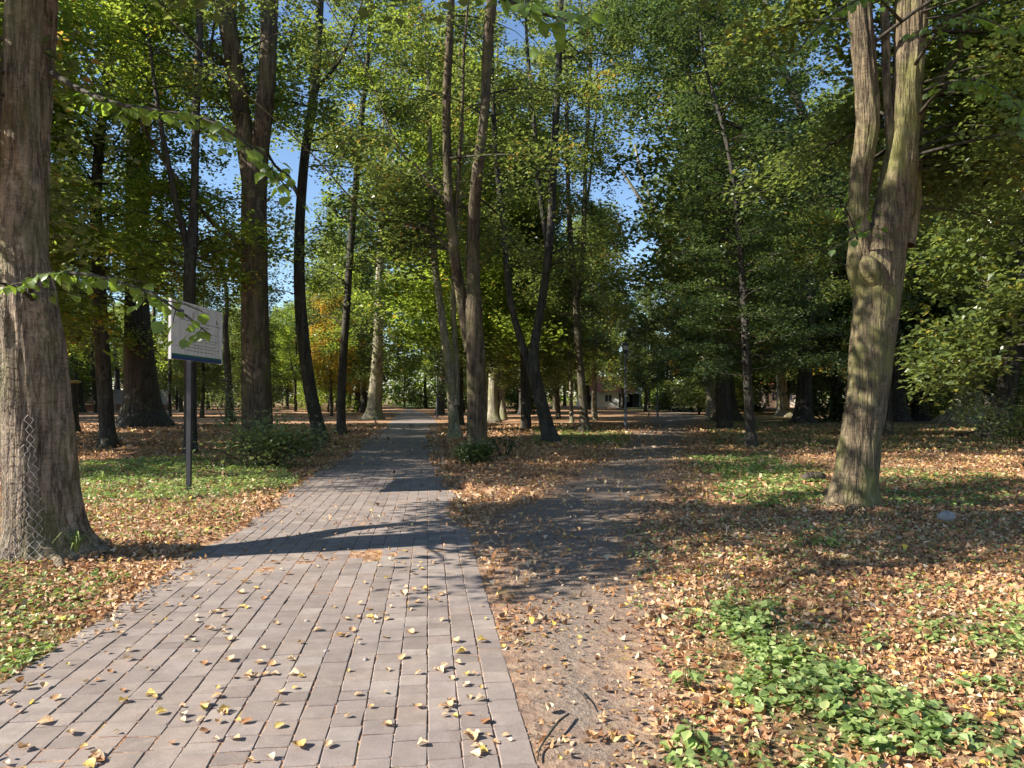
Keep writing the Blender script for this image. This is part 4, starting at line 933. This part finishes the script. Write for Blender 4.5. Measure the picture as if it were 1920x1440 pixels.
# tiny shrubs and saplings at the back
def shrub(name, label, cat, x, y, rx, ry, h, n, ls, lm, seed, group=None, stems=9):
    R = np.random.default_rng(seed); t = thing(name, label, cat, (x, y, 0), group=group)
    sg, lf = Geo(), Geo(); C, D = [], []
    for k in range(stems):
        a = R.uniform(0, 6.28); e = R.uniform(.3, 1); tip = np.array([math.cos(a) * rx * e, math.sin(a) * ry * e, h * R.uniform(.55, 1) * (1.15 - .5 * e)])
        b0 = np.array([math.cos(a) * rx * .12, math.sin(a) * ry * .12, -.03]); m1 = b0 * .4 + tip * .6 + [0, 0, h * .12]
        pp, rr = smooth_path([b0, m1, tip], [.012, .008, .003], .15); V, F = tube(pp, rr, 4); sg.add(V, F)
        for q in range(3, len(pp)): C.append(pp[q])
    C = np.array(C); idx = R.integers(len(C), size=n); sc = np.array([rx, ry, h]) * .17
    pos = C[idx] + R.normal(size=(n, 3)) * sc; pos[:, 2] = np.clip(pos[:, 2], .03, h * 1.15)
    nr = R.normal(0, .5, (n, 3)); nr[:, 2] = np.abs(nr[:, 2]) + .7
    leaf_cloud(lf, pos, nr, R.uniform(.7, 1.3, n) * ls, np.clip(R.beta(2, 2, n), 0, 1), LEAF4)
    link('stem', sg.mesh('stems', B_TWIG), t); link('foliage', lf.mesh('foliage', lm, False), t); return t
x, y = PT(468, 886); shrub('shrub', 'pale leaved shrub beside the sign, at the foot of the forked grey brown tree', 'shrub', x, y + .9, 1.5, .9, 1.1, 2200, .085, M_SHRUB, 1, stems=30)
x, y = PT(560, 862); shrub('shrub', 'darker sparse shrub touching the pale leaved shrub, by the leaning dark trunk', 'shrub', x, y + .6, .9, .6, .8, 650, .07, M_DGREEN, 2, stems=14)
x, y = PT(893, 872); shrub('ivy_shrub', 'dark ivy clump round the foot of the sturdy trunk between the paths', 'shrub', x, y - .1, .55, .45, .55, 1500, .065, M_DGREEN, 3, stems=22)
x, y = PT(945, 862); shrub('shrub', 'thin dark shrub beside the ivy clump', 'shrub', x, y + .8, .5, .4, .7, 260, .065, M_DGREEN, 4)
x, y = PT(430, 800); shrub('sapling', 'pale spreading sapling leaves behind the sign post', 'shrub', x, y, 1.7, 1.2, 2.8, 900, .10, M_SHRUB, 5, stems=10)
x, y = PT(1895, 838); shrub('shrub', 'loose pale green shrub at the shaded edge near the leaning black trunk', 'shrub', x, y, 1.5, 1.1, 1.6, 1300, .10, M_SHRUB, 6, stems=16)
FB = []
for k, (a, b, rx, h, lm) in enumerate([(1560, 790, 3.2, 3.4, M_DGREEN), (1640, 788, 2.6, 3.0, M_DGREEN), (1760, 788, 3.0, 2.6, M_DGREEN), (1280, 772, 3.4, 4.2, M_DGREEN), (1240, 768, 2.4, 2.6, M_GREEN), (1330, 771, 2.4, 3.0, M_GREEN),
                                       (790, 766, 3.4, 4.0, M_DGREEN), (870, 768, 3.4, 4.4, M_DGREEN), (985, 775, 2.4, 3.0, M_DGREEN), (1410, 772, 1.6, 1.6, M_GREEN), (120, 768, 2.6, 3.2, M_GREEN), (1900, 778, 3.4, 3.0, M_DGREEN)]):
    x, y = PT(a, b)
    FB.append(shrub('shrub', 'bush', 'shrub', x, y, rx, rx * .8, h, 1500, .24, lm, 60 + k, group='bushes at the back of the wood', stems=20)); FB[-1]['hue'] = 'mid green' if lm is M_GREEN else 'dark green'

name_far(FB, lambda o, n_, l_: f"dense {o['hue']} bush, {n_} one far back behind {l_}")
# mass of foliage closing the wood beyond
g = Geo(); n = 46000
a = rng.uniform(-1.05, 1.05, n); rr = rng.uniform(124, 150, n)
X = np.sin(a) * rr; Y = np.cos(a) * rr
top = 6.0 + 9.0 * fbm(a * 14, a * 0 + 3, 71) ** 1.3 + 2.5 * fbm(a * 60, a * 0, 72)
pxx, _ = to_px(X, Y, 0 * X); top = np.where((pxx > 1160) & (pxx < 1260), top * .35, top)
Z = rng.random(n) ** .9 * top
keep = ~(((pxx > 1110) & (pxx < 1200) & (Z < 6.5)) | ((pxx > 1395) & (pxx < 1475) & (Z < 5)) | ((pxx > 130) & (pxx < 240) & (Z < 4)))
X, Y, Z = X[keep], Y[keep], Z[keep]; n = len(X)
nr = rng.normal(0, .8, (n, 3)); nr[:, 2] = np.abs(nr[:, 2]) + .4
leaf_cloud(g, np.stack([X, Y, Z + .2], 1), nr, rng.uniform(.45, .9, n), np.clip(rng.beta(2, 2, n) * .7 + (fbm(X * .08, Z * .3, 74)) * .4, 0, 1), LEAF2, width=1.3)
tag(link('far_woods', g.mesh('far_woods', M_YGREEN, False)), 'far off mass of yellow green woodland foliage', 'woods', kind='stuff')

# ------------------------------------------------------------------ ground plants
def cover(polys, n, smin, smax, hmax, name, label, lm, seed, tpl=LEAF4, clump=.12):
    R = np.random.default_rng(seed); g = Geo(); X, Y = [], []
    for poly, dens in polys:
        pw = np.array([PT(a, b) for a, b in poly]); lo, hi = pw.min(0) - .2, pw.max(0) + .2
        m = int(n * dens); x = R.uniform(lo[0], hi[0], m * 3); y = R.uniform(lo[1], hi[1], m * 3)
        jx = x + (fbm(x * 3, y * 3, 81) - .5) * .5; jy = y + (fbm(x * 3, y * 3, 82) - .5) * .5
        k = in_poly(jx, jy, pw) & (fbm(x * 4, y * 4, seed) > .36); x, y = x[k][:m], y[k][:m]; X.append(x); Y.append(y)
    X = np.concatenate(X); Y = np.concatenate(Y)
    k = ~((path_c(X, Y) > PL) & (path_c(X, Y) < PR)); X, Y = X[k], Y[k]; n_ = len(X)
    hgt = hmax * (.3 + .7 * fbm(X * 5, Y * 5, 83)) * R.uniform(.4, 1, n_)
    nr = np.stack([R.normal(0, .38, n_), R.normal(0, .38, n_), np.ones(n_)], 1)
    leaf_cloud(g, np.stack([X, Y, gz(X, Y) + hgt + .01], 1), nr, R.uniform(smin, smax, n_), np.clip(R.beta(2, 2, n_), 0, 1), tpl, width=1.15)
    tag(link(name, g.mesh(name, lm, False)), label, 'ground plants', kind='stuff')
cover([([(1345, 1150), (1425, 1140), (1470, 1190), (1540, 1230), (1600, 1290), (1700, 1320), (1720, 1390), (1600, 1400), (1480, 1350), (1400, 1330), (1360, 1250)], 1.0)], 1150, .026, .066, .10, 'ground_cover', 'clump of broad light green leaves growing through the litter', M_COVER, 5)
cover([([(1700, 1165), (1860, 1140), (2100, 1150), (2100, 1230), (1850, 1230), (1720, 1210)], .5), ([(1840, 1270), (2050, 1250), (2050, 1330), (1850, 1330)], .3), ([(1500, 1400), (1700, 1330), (1950, 1380), (1950, 1460), (1500, 1460)], .35),
       ([(1260, 1400), (1420, 1390), (1420, 1460), (1270, 1460)], .12), ([(1500, 985), (1600, 985), (1600, 1030), (1500, 1030)], .14), ([(1660, 1090), (1800, 1095), (1760, 1130), (1660, 1120)], .08), ([(1280, 1160), (1340, 1150), (1340, 1200), (1280, 1210)], .03)],
      1000, .03, .055, .06, 'ground_cover', 'scattered small green weeds in the litter below the mossy linden', M_COVER, 6)
cover([([(150, 868), (330, 860), (540, 880), (570, 912), (420, 935), (300, 942), (140, 950)], 1.0)], 6500, .03, .06, .13, 'ground_cover', 'bright green carpet of low weeds around the sign post', M_COVER, 7)
cover([([(-200, 1060), (40, 1070), (230, 1085), (170, 1150), (60, 1230), (-200, 1330)], .8), ([(0, 1240), (60, 1220), (90, 1260), (20, 1290)], .2)], 1500, .025, .05, .05, 'ground_cover', 'low green weeds between leaves below the wire wrapped linden', M_COVER, 8)
cover([([(1360, 880), (1540, 872), (1550, 945), (1440, 960), (1340, 940)], .30), ([(1290, 858), (1450, 850), (1480, 885), (1320, 895)], .2), ([(1640, 880), (1900, 890), (1900, 950), (1660, 960)], .15), ([(1000, 800), (1180, 812), (1180, 832), (1000, 834)], .5), ([(1330, 790), (1900, 800), (1900, 850), (1330, 840)], 1.2)],
      5000, .06, .11, .07, 'ground_cover', 'thin green growth on the shaded ground behind the mossy linden', M_COVER, 9, tpl=LEAF2)
cover([([(1150, 985), (1950, 960), (2300, 1100), (2300, 1560), (1250, 1560), (1230, 1200)], 1.0)], 3400, .022, .045, .035, 'ground_cover', 'sparse tiny weeds dotted through the litter', M_COVER, 11)
cover([([(1250, 860), (2100, 855), (2200, 980), (1300, 980)], 1.0)], 2200, .04, .075, .05, 'ground_cover', 'sparse tiny weeds dotted through the litter', M_COVER, 12, tpl=LEAF2)
cover([([(-100, 945), (500, 940), (420, 1010), (200, 1035), (-100, 1035)], 1.0)], 1500, .025, .05, .05, 'ground_cover', 'thin weeds in the litter between the linden and the sign', M_COVER, 13)
def plant(name, label, px, py, n, ls, h, seed, spread=.08, lm=M_COVER):
    R = np.random.default_rng(seed); x, y = PT(px, py); t = thing(name, label, 'plant', (x, y, float(gz(np.array([x]), np.array([y]))[0])))
    s = Geo(); NLs = []
    for k in range(n):
        a = R.uniform(0, 6.28); q = np.array([[0, 0, 0], [math.cos(a) * spread * .4, math.sin(a) * spread * .4, h * .7 * R.uniform(.5, 1)], [math.cos(a) * spread, math.sin(a) * spread, h * R.uniform(.4, 1)]])
        V, F = tube(q, [.003, .002, .001], 4); s.add(V, F); NLs.append((q[2], a))
    link('stem', s.mesh('stem', lm), t)
    for q, a in NLs:
        g = Geo(); leaf_cloud(g, [q * 0], np.array([[math.cos(a) * .4, math.sin(a) * .4, 1.]]), ls, R.random(), LEAF4, tipdir=np.array([[math.cos(a), math.sin(a), -.2]])); o = link('leaf', g.mesh('leaf', lm, False), t, tuple(q))
    return t
plant('weed_plant', 'single leafy green weed in tan leaves between the earth track and the broad leaved clump', 1290, 1290, 16, .06, .11, 1, .06)
plant('weed_plant', 'pale green upright weed standing at the bottom edge of the litter by the track', 1300, 1398, 16, .065, .10, 2, .05)
plant('weed_plant', 'solitary round leaved weed rising where the shade of the mossy linden ends', 1642, 1212, 7, .07, .12, 3, .05)
plant('weed_plant', 'small dark weed in the shaded litter before the mossy linden', 1385, 1120, 9, .06, .08, 4, .06)
plant('weed_plant', 'bright green weed tuft lit among brown leaves in front of the mossy trunk', 1545, 1022, 16, .07, .10, 9, .10)
def grass_tuft(label, px, py, n, h, seed, col):
    R = np.random.default_rng(seed); x, y = PT(px, py); g = Geo()
    for k in range(n):
        a = R.uniform(0, 6.28); b = R.uniform(.1, .5) * h; hh = h * R.uniform(.5, 1); wv = .006
        q = np.array([[0, 0, 0], [math.cos(a) * b * .3, math.sin(a) * b * .3, hh * .7], [math.cos(a) * b, math.sin(a) * b, hh * .95], [math.cos(a) * b * 1.6, math.sin(a) * b * 1.6, hh * .65]])
        sx = np.array([-math.sin(a), math.cos(a), 0]) * wv; V = np.vstack([q - sx * np.array([[1], [1], [.8], [.1]]), q + sx * np.array([[1], [1], [.8], [.1]])])
        g.add(V, [(0, 4, 5, 1), (1, 5, 6, 2), (2, 6, 7, 3)], R.uniform(.5, 1))
    tag(link('grass_tuft', g.mesh('grass_tuft', col), None, (x, y, float(gz(np.array([x]), np.array([y]))[0]))), label, 'grass')
grass_tuft('tall pale green grass tuft at the foot of the wire wrapped linden', 142, 1056, 26, .30, 1, M_COVER)
grass_tuft('small grass tuft behind the linden at the edge of the weed carpet', 190, 905, 16, .25, 2, M_COVER)

# ------------------------------------------------------------------ information sign
M_POST = simple_mat('post_grey_paint', (.05, .05, .058), .45, .3, .12)
M_FRAME = simple_mat('sign_edge_white', (.72, .72, .72), .4, 0, .08)
def board_mat():
    m, t, out = nodes('weathered_sign_face'); tc = N(t, 'ShaderNodeTexCoord'); v = tc.outputs['Object']
    st = noise(t, v, 14, 5, .7, (1, 1, .06)); b2 = noise(t, v, 2.2, 3, .6)
    f = math_(t, 'MULTIPLY', ramp(t, st, [(.42, (0, 0, 0)), (.66, (1, 1, 1))]), ramp(t, b2, [(.35, (.15, .15, .15)), (.65, (1, 1, 1))]))
    c = mix(t, f, (.72, .69, .67), (.34, .35, .25))
    b = N(t, 'ShaderNodeBsdfPrincipled', Roughness=.5); t.links.new(c, b.inputs['Base Color']); t.links.new(b.outputs[0], out.inputs[0]); return m
M_BOARD = board_mat()
M_INK = simple_mat('faded_ink', (.13, .12, .12), .6); M_BLUE = simple_mat('sign_blue', (.02, .05, .17), .5); M_SGREEN = simple_mat('sign_green', (.02, .14, .07), .5)
M_NAVY = simple_mat('flag_blue', (.02, .03, .16), .5); M_GOLD = simple_mat('flag_gold', (.55, .42, .08), .5); M_OLIVE = simple_mat('faded_crest', (.22, .22, .15), .6)
A = np.array(P(321, 672, 11.75)); A2 = np.array(P(321, 560, 11.75)); B_ = np.array(P(415, 684, 13.85))
bw = float(np.linalg.norm((B_ - A)[:2])); bh = float(A2[2] - A[2]); bdir = (B_ - A)[:2] / bw
sg_ = thing('information_sign', 'weathered white information board on a dark grey post in the green weeds', 'sign', (float(A[0]), float(A[1]), 0), math.atan2(bdir[1], bdir[0]))
zb = float(A[2])
def bp(name, u0, u1, v0, v1, y0, y1, m, parent):      # u along the board, v down from its top
    g = Geo(); box(g, u0 * bw, u1 * bw, y0, y1, zb + bh * (1 - v1), zb + bh * (1 - v0)); return link(name, g.mesh(name, m, False), parent)
board = bp('board', 0, 1, 0, 1, 0, .03, M_BOARD, sg_)
# frame edge strips, 3 mm proud
for (u0, u1, v0, v1) in ((-.012, 0, -.01, 1.01), (1.0, 1.012, -.01, 1.01), (0, 1, -.012, 0)): bp('edge_strip', u0, u1, v0, v1, -.006, .036, M_FRAME, sg_)
bp('green_stripe', .001, .999, .905, .94, -.003, 0, M_SGREEN, board); bp('blue_stripe', .001, .999, .94, 1.0, -.003, 0, M_BLUE, board)
fl = bp('flag_emblem', .12, .215, .13, .225, -.003, 0, M_NAVY, board)
g = Geo()
for k in range(12):
    a = k * math.pi / 6; cu, cv = .1675 * bw + math.cos(a) * .045, zb + bh * (1 - .1775) + math.sin(a) * .03
    box(g, cu - .005, cu + .005, -.005, -.003, cv - .005, cv + .005)
link('star_ring', g.mesh('star_ring', M_GOLD, False), board)
def emblem(name, uc, vc, m, kind):
    g = Geo(); cx, cz = uc * bw, zb + bh * (1 - vc)
    if kind == 0:
        for (a, b, c, d) in ((-.03, .03, .035, .05), (-.03, -.012, -.05, .035), (-.012, .03, -.012, .004), (-.03, .03, -.05, -.034)): box(g, cx + a, cx + b, -.003, 0, cz + c, cz + d)
    else:
        n_ = 10; rr_ = [.035 * (1 + .25 * math.cos(k * 2.1)) for k in range(n_)]
        V = [(cx + math.cos(k * 6.283 / n_) * rr_[k], -.003, cz + math.sin(k * 6.283 / n_) * rr_[k] * 1.3) for k in range(n_)]; g.add(V, np.array([list(range(n_))]))
    link(name, g.mesh(name, m, False), board)
emblem('logo', .40, .19, M_INK, 0); emblem('crest', .66, .20, M_OLIVE, 1); emblem('crest', .885, .215, M_OLIVE, 1)
rt = random.Random(4)
for (u0, u1, v, hgt) in [(.14, .97, .30, .016), (.28, .76, .365, .014), (.36, .90, .475, .011), (.42, .80, .525, .009), (.30, .90, .60, .011), (.40, .88, .645, .009), (.18, .86, .715, .011), (.07, .95, .765, .011), (.22, .83, .825, .011)]:
    g = Geo(); u = u0
    while u < u1 - .01:
        wd_ = min(rt.uniform(.025, .075), u1 - u)
        q = u
        while q < u + wd_ - .004:                  # letter sized strokes, too worn to read
            hh = hgt * rt.uniform(.55, 1.0); box(g, q * bw, (q + .0045) * bw, -.003, 0, zb + bh * (1 - v) - hh / 2, zb + bh * (1 - v) + hh / 2); q += .0062
        u += wd_ + .010
    tag(link('text_line', g.mesh('text_line', M_INK, False), board))
pc = P(361, 684, 12.62); pu = (pc[1] - float(A[1]))
g = Geo(); box(g, pu - .036, pu + .036, .036, .108, -.2, zb + bh * .98); link('post', g.mesh('post', M_POST, False), sg_)
for zz_ in (.25, .75):
    g = Geo(); box(g, pu - .20, pu + .20, .030, .036, zb + bh * zz_ - .03, zb + bh * zz_ + .03); link('bracket', g.mesh('bracket', M_POST, False), sg_)

# ------------------------------------------------------------------ lamps
M_LAMP = simple_mat('lamp_grey', (.12, .13, .15), .45, .3, .08); M_CAP = simple_mat('lamp_dark', (.04, .04, .045), .4)
M_LENS = simple_mat('lamp_lens', (.40, .42, .44), .25, 0, .05)
def lamp(label, px, py, h, seed):
    x, y = PT(px, py); t = thing('street_lamp', label, 'lamp post', (x, y, 0), group='slim lamp posts along the paths')
    def rev(name, prof, m, parent, n=16):
        V, F = tube([(0, 0, z) for z, r in prof], [r for z, r in prof], n); g = Geo(); g.add(V, F); return link(name, g.mesh(name, m), parent)
    rev('pole', [(-.1, .075), (.9, .075), (.95, .055), (h - .55, .045), (h - .5, .045)], M_LAMP, t)
    rev('base_collar', [(0, .12), (.05, .12), (.08, .076)], M_LAMP, t)
    hd = rev('lamp_head', [(h - .55, .05), (h - .5, .10), (h - .47, .11), (h - .35, .115), (h - .349, .0)], M_CAP, t)
    rev('lens', [(h - .35, .10), (h - .12, .115), (h - .119, .11)], M_LENS, hd); rev('cap', [(h - .12, .15), (h - .06, .15), (h, .05), (h + .01, .0)], M_CAP, hd)
lamp('tall slim grey lamp post with a dark lantern, nearer one beside the earth track', 1173, 806, 4.15, 1)
lamp('slim lamp post standing at the far end of the earth track', 1233, 783, 4.1, 2)
lamp('slim pale lamp post at the edge of the paved path, beside a dark trunk', 819, 783, 4.1, 3)

# ------------------------------------------------------------------ stump, rock, root, fallen twigs
x, y = PT(132, 812); t = thing('tree_stump', 'tall dark stump with a yellow fungus shelf on top, behind the wire wrapped linden', 'stump', (x, y, 0))
g = Geo(); V, F = tube([(0, 0, -.1), (0, 0, .5), (.03, 0, 1.5), (.0, 0, 2.15), (0, 0, 2.2), (0, 0, 2.21)], [.36, .30, .27, .26, .2, .0], 18, relief_fn(77, .06, .3, .3)); g.add(V, F); link('stump_wood', g.mesh('stump', B_DARK), t)
g = Geo(); V, F = tube([(0, 0, 2.16), (0, 0, 2.22), (0, 0, 2.30), (0, 0, 2.31)], [.30, .42, .34, 0], 16, relief_fn(78, .07, 0)); g.add(V, F)
link('fungus_shelf', g.mesh('fungus_shelf', simple_mat('fungus', (.36, .28, .10), .7, 0, .2, 12)), t)
def lump(name, label, cat, px, py, sx, sy, sz, m, seed, rz=0, sink=.2):
    R = np.random.default_rng(seed); x, y = PT(px, py); n, k = 14, 8; V = []
    for a in range(k + 1):
        ph = math.pi * a / k
        for b in range(n):
            th = 6.283 * b / n; f = 1 + .22 * math.sin(2 * th + seed) * math.sin(ph) + .12 * math.sin(5 * th + 2 * ph + seed) + R.normal(0, .03)
            V.append((math.sin(ph) * math.cos(th) * sx * f, math.sin(ph) * math.sin(th) * sy * f, math.cos(ph) * sz * f + sz * (1 - sink)))
    F = [(a * n + b, a * n + (b + 1) % n, (a + 1) * n + (b + 1) % n, (a + 1) * n + b) for a in range(k) for b in range(n)]
    g = Geo(); g.add(V, F); o = link(name, g.mesh(name, m), None, (x, y, float(gz(np.array([x]), np.array([y]))[0]))); o.rotation_euler[2] = rz; return tag(o, label, cat)
M_ROCK = simple_mat('rock_grey', (.30, .27, .25), .9, 0, .3, 9, .5)
lump('rock', 'small pale grey stone in the litter below the mossy linden', 'stone', 1774, 982, .10, .08, .07, M_ROCK, 1)
lump('log_piece', 'short weathered log lying against the foot of the mossy linden', 'log', 1526, 905, .19, .09, .09, B_MID, 2, .1)
for k, (a, b) in enumerate([(366, 1221), (686, 1238), (612, 1222), (575, 1165)]): lump('pebble', 'small brown nut or pebble lying on the grey pavers', 'pebble', a, b, .014, .012, .011, M_ROCK, 5 + k)['group'] = 'pebbles on the paved path'
def stick(label, pts, r):
    g = Geo(); p = [(*PT(a, b), .015 + c) for a, b, c in pts]; pp, rr = smooth_path(p, np.linspace(r, r * .5, len(p)), .03); V, F = tube(pp, rr, 6, relief_fn(3, .06, 0)); g.add(V, F)
    tag(link('fallen_stick', g.mesh('stick', B_DARK)), label, 'stick')
stick('dark bent stick lying on the bare earth by the edge of the pavers', [(1066, 1348, .01), (1048, 1366, .02), (1030, 1388, .015), (1012, 1410, .0), (1008, 1432, 0)], .007)
stick('short dark twig lying on the earth track above the bent stick', [(1082, 1300, .01), (1095, 1318, .015), (1108, 1335, .005)], .005)
stick('fine twig on the paving shade edge near the earth track', [(966, 1075, .01), (958, 1090, .015), (953, 1100, .005)], .004)
# long surface roots
def root(px0, py0, px1, py1, r, mat_, parent_t, org):
    a = np.array([*PT(px0, py0), .06]); b = np.array([*PT(px1, py1), -.02]); m1 = a * .6 + b * .4 + [0, 0, .02]
    pp, rr = smooth_path([a, m1, b], [r, r * .6, r * .2], .1); g = Geo(); V, F = tube(pp - org, rr, 10, relief_fn(4, .08, 0)); g.add(V, F); link('surface_root', g.mesh('root', mat_), parent_t)
for (t_, S_) in TREES:
    if t_.get('label', '').startswith('leaning black trunk'): root(1858, 812, 1770, 822, .22, B_DARK, t_, np.array(t_.location))
for a_ in ((150, 1028, 232, 1030, .13), (60, 1050, 15, 1078, .09), (100, 1055, 128, 1085, .08), (20, 1045, -50, 1060, .10)): root(*a_, B_HERO, LT, LO)
for a_ in ((1570, 950, 1525, 962, .09), (1598, 958, 1580, 984, .08), (1632, 955, 1672, 964, .09), (1615, 958, 1625, 985, .07), (1560, 935, 1520, 930, .08)): root(*a_, B_HERO2, RT, RO)

# ------------------------------------------------------------------ wire netting round the left linden
M_WIRE = simple_mat('galvanised_wire', (.36, .33, .30), .55, .4, .35)
g = Geo(); S0 = LS[0]; rel = relief_fn(5, .022, .42, .20, 5)
cell = .075; R = np.random.default_rng(4)
def on_trunk(arc, z):                            # arc in radians, around the stem
    p, r = at_z(S0, z); th = arc
    rr_ = r * float(rel(np.array([th]), z)[0]) + .018 + .03 * vnoise(np.array([arc * 3.]), np.array([z * 2.]), 5)[0]
    return np.array([p[0] + math.cos(th) * rr_, p[1] + math.sin(th) * rr_, z])
rmean = .36; a0, a1 = math.radians(120), math.radians(306)
da = cell / rmean; ncol = int((a1 - a0) / da)
for c in range(ncol):
    for sgn in (1, -1):
        pts = []; k = 0; z = .03
        topz = 2.35 + .35 * math.sin(c * .9)
        while z < topz - (.9 if c > ncol * .72 else 0):
            off = (k % 2) * sgn * .5 * da; pts.append(on_trunk(a0 + (c + .5) * da + off + R.normal(0, .022) + .05 * math.sin(z * 2.1 + c) + z * .02, z)); z += cell * .62; k += 1
        if len(pts) > 2: V, F = tube(np.array(pts) - LO, np.full(len(pts), .0023), 3); g.add(V, F)
wn = link('wire_netting', g.mesh('wire_netting', M_WIRE), None, tuple(LO)); tag(wn, 'rusty diamond wire netting wrapped round the foot of the thick linden', 'wire netting')

# ------------------------------------------------------------------ buildings far behind
M_WHITE = simple_mat('white_render', (.78, .78, .76), .8, 0, .06, 1.5); M_ROOF = simple_mat('red_tiles', (.36, .10, .06), .8, 0, .25, 3)
M_GLASS = simple_mat('dark_window', (.05, .06, .08), .15); M_LBLUE = simple_mat('light_blue_paint', (.35, .50, .75), .6); M_CONC = simple_mat('concrete_panel', (.42, .41, .40), .9, 0, .15, 2); M_BRICK = simple_mat('red_brick', (.28, .14, .10), .9, 0, .2, 4)
def house(name, label, cat, px, py, wd, dp, h, rh, wm, wins, roofm=M_ROOF, door=None):
    x, y = PT(px, py); t = thing(name, label, cat, (x, y, 0))
    g = Geo(); box(g, -wd / 2, wd / 2, 0, dp, -.1, h); link('wall', g.mesh('wall', wm, False), t)
    g = Geo(); e = .35
    V = [(-wd / 2 - e, -e, h), (wd / 2 + e, -e, h), (wd / 2 + e, dp + e, h), (-wd / 2 - e, dp + e, h), (-wd / 2 - e, dp / 2, h + rh), (wd / 2 + e, dp / 2, h + rh)]
    g.add(V, [(0, 1, 5, 4), (2, 3, 4, 5)]); g.add(V, [(0, 4, 3), (1, 2, 5)]); g.add(V, [(0, 3, 2, 1)]); link('roof', g.mesh('roof', roofm, False), t)
    for (cx, cz, ww, hh) in wins:
        g = Geo(); box(g, cx - ww / 2, cx + ww / 2, -.04, 0, cz - hh / 2, cz + hh / 2); wn_ = link('window', g.mesh('window', M_FRAME, False), t)
        g = Geo(); box(g, cx - ww / 2 + .08, cx - .04, -.05, -.04, cz - hh / 2 + .08, cz + hh / 2 - .08); box(g, cx + .04, cx + ww / 2 - .08, -.05, -.04, cz - hh / 2 + .08, cz + hh / 2 - .08); link('pane', g.mesh('pane', M_GLASS, False), wn_)
    if door: g = Geo(); box(g, door - .5, door + .5, -.05, 0, 0, 2.1); link('door', g.mesh('door', M_GLASS, False), t)
    return t
house('cottage', 'white cottage with a red tiled roof beyond the wood', 'house', 1138, 764, 7.5, 6, 2.3, 2.2, M_WHITE, [(-2.2, 1.3, 1.1, 1.1), (.2, 1.3, 1.1, 1.1)], door=2.2)
house('garden_house', 'small pale blue and white hut beyond the earth track', 'hut', 1184, 764, 2.6, 3, 2.0, 1.0, M_LBLUE, [(-.7, 1.2, .7, .8)], roofm=M_WHITE, door=.6)
house('white_house', 'long white house glimpsed behind the pale sunlit trunk', 'house', 1438, 763, 10, 8, 3.4, 2.4, M_WHITE, [(-3.4, 1.6, 1, 1.5), (-1.2, 1.6, 1, 1.5), (1.2, 1.6, 1, 1.5), (3.4, 1.6, 1, 1.5)])
t = thing('boundary_wall', 'grey concrete panel wall over a low brick course beyond the wood', 'wall', (*PT(75, 770), 0)); x0, y0 = PT(75, 770)
for k in range(7):
    g = Geo(); box(g, k * 2.1 + .08, k * 2.1 + 2.02, 0, .08, .72, 2.3); link('panel', g.mesh('panel', M_CONC, False), t)
    g = Geo(); box(g, k * 2.1 + .08, k * 2.1 + 2.02, -.02, .10, -.1, .70); link('brick_course', g.mesh('brick_course', M_BRICK, False), t)
    g = Geo(); box(g, k * 2.1 - .08, k * 2.1 + .078, -.05, .13, -.1, 2.4); link('wall_post', g.mesh('wall_post', M_CONC, False), t)
# pale blue parked car behind the shaded trunks
x, y = PT(1846, 772); t = thing('parked_car', 'pale blue parked car half hidden between the shaded trunks', 'car', (x, y, 0), 1.2)
g = Geo()
prof = [(-2.0, .35), (-2.05, .75), (-1.9, .95), (-1.1, 1.0), (-.55, 1.42), (.7, 1.45), (1.35, 1.02), (1.95, .92), (2.05, .6), (2.0, .35)]
V = [(a, -.82 + (.12 if b > 1.1 else 0), b) for a, b in prof] + [(a, .82 - (.12 if b > 1.1 else 0), b) for a, b in prof]; n = len(prof)
g.add(V, [(k, (k + 1) % n, n + (k + 1) % n, n + k) for k in range(n)]); g.add(V, np.array([list(range(n))])); g.add(V, np.array([list(range(2 * n - 1, n - 1, -1))]))
link('body', g.mesh('body', simple_mat('car_paint', (.42, .55, .68), .3, .1), False), t)
for cx in (-1.25, 1.25):
    for s in (-1, 1):
        g = Geo(); V, F = tube([(cx, s * .86, .31), (cx, s * .84, .31), (cx, s * .64, .31)], [.05, .31, .31], 18); g.add(V, F); link('wheel', g.mesh('wheel', M_CAP), t)
for s in (-1, 1):
    g = Geo(); V = [(-.95, s * .80, 1.03), (1.1, s * .80, 1.05), (.62, s * .715, 1.37), (-.5, s * .715, 1.36)]; V = [(a, b + s * .01, c) for a, b, c in V]; g.add(V, [(0, 1, 2, 3)]); link('side_window', g.mesh('side_window', M_GLASS, False), t)
# bent sapling by the far lamp
x, y = PT(1216, 780); t = thing('bent_sapling', 'small dark bent bare sapling near the far lamp post', 'sapling', (x, y, 0))
g = Geo(); pp, rr = smooth_path([(0, 0, -.05), (.02, 0, .4), (-.05, 0, .8), (.08, 0, 1.15), (.3, 0, 1.35)], [.07, .06, .05, .04, .02], .1); V, F = tube(pp, rr, 8); g.add(V, F); link('stem', g.mesh('stem', B_DARK), t)
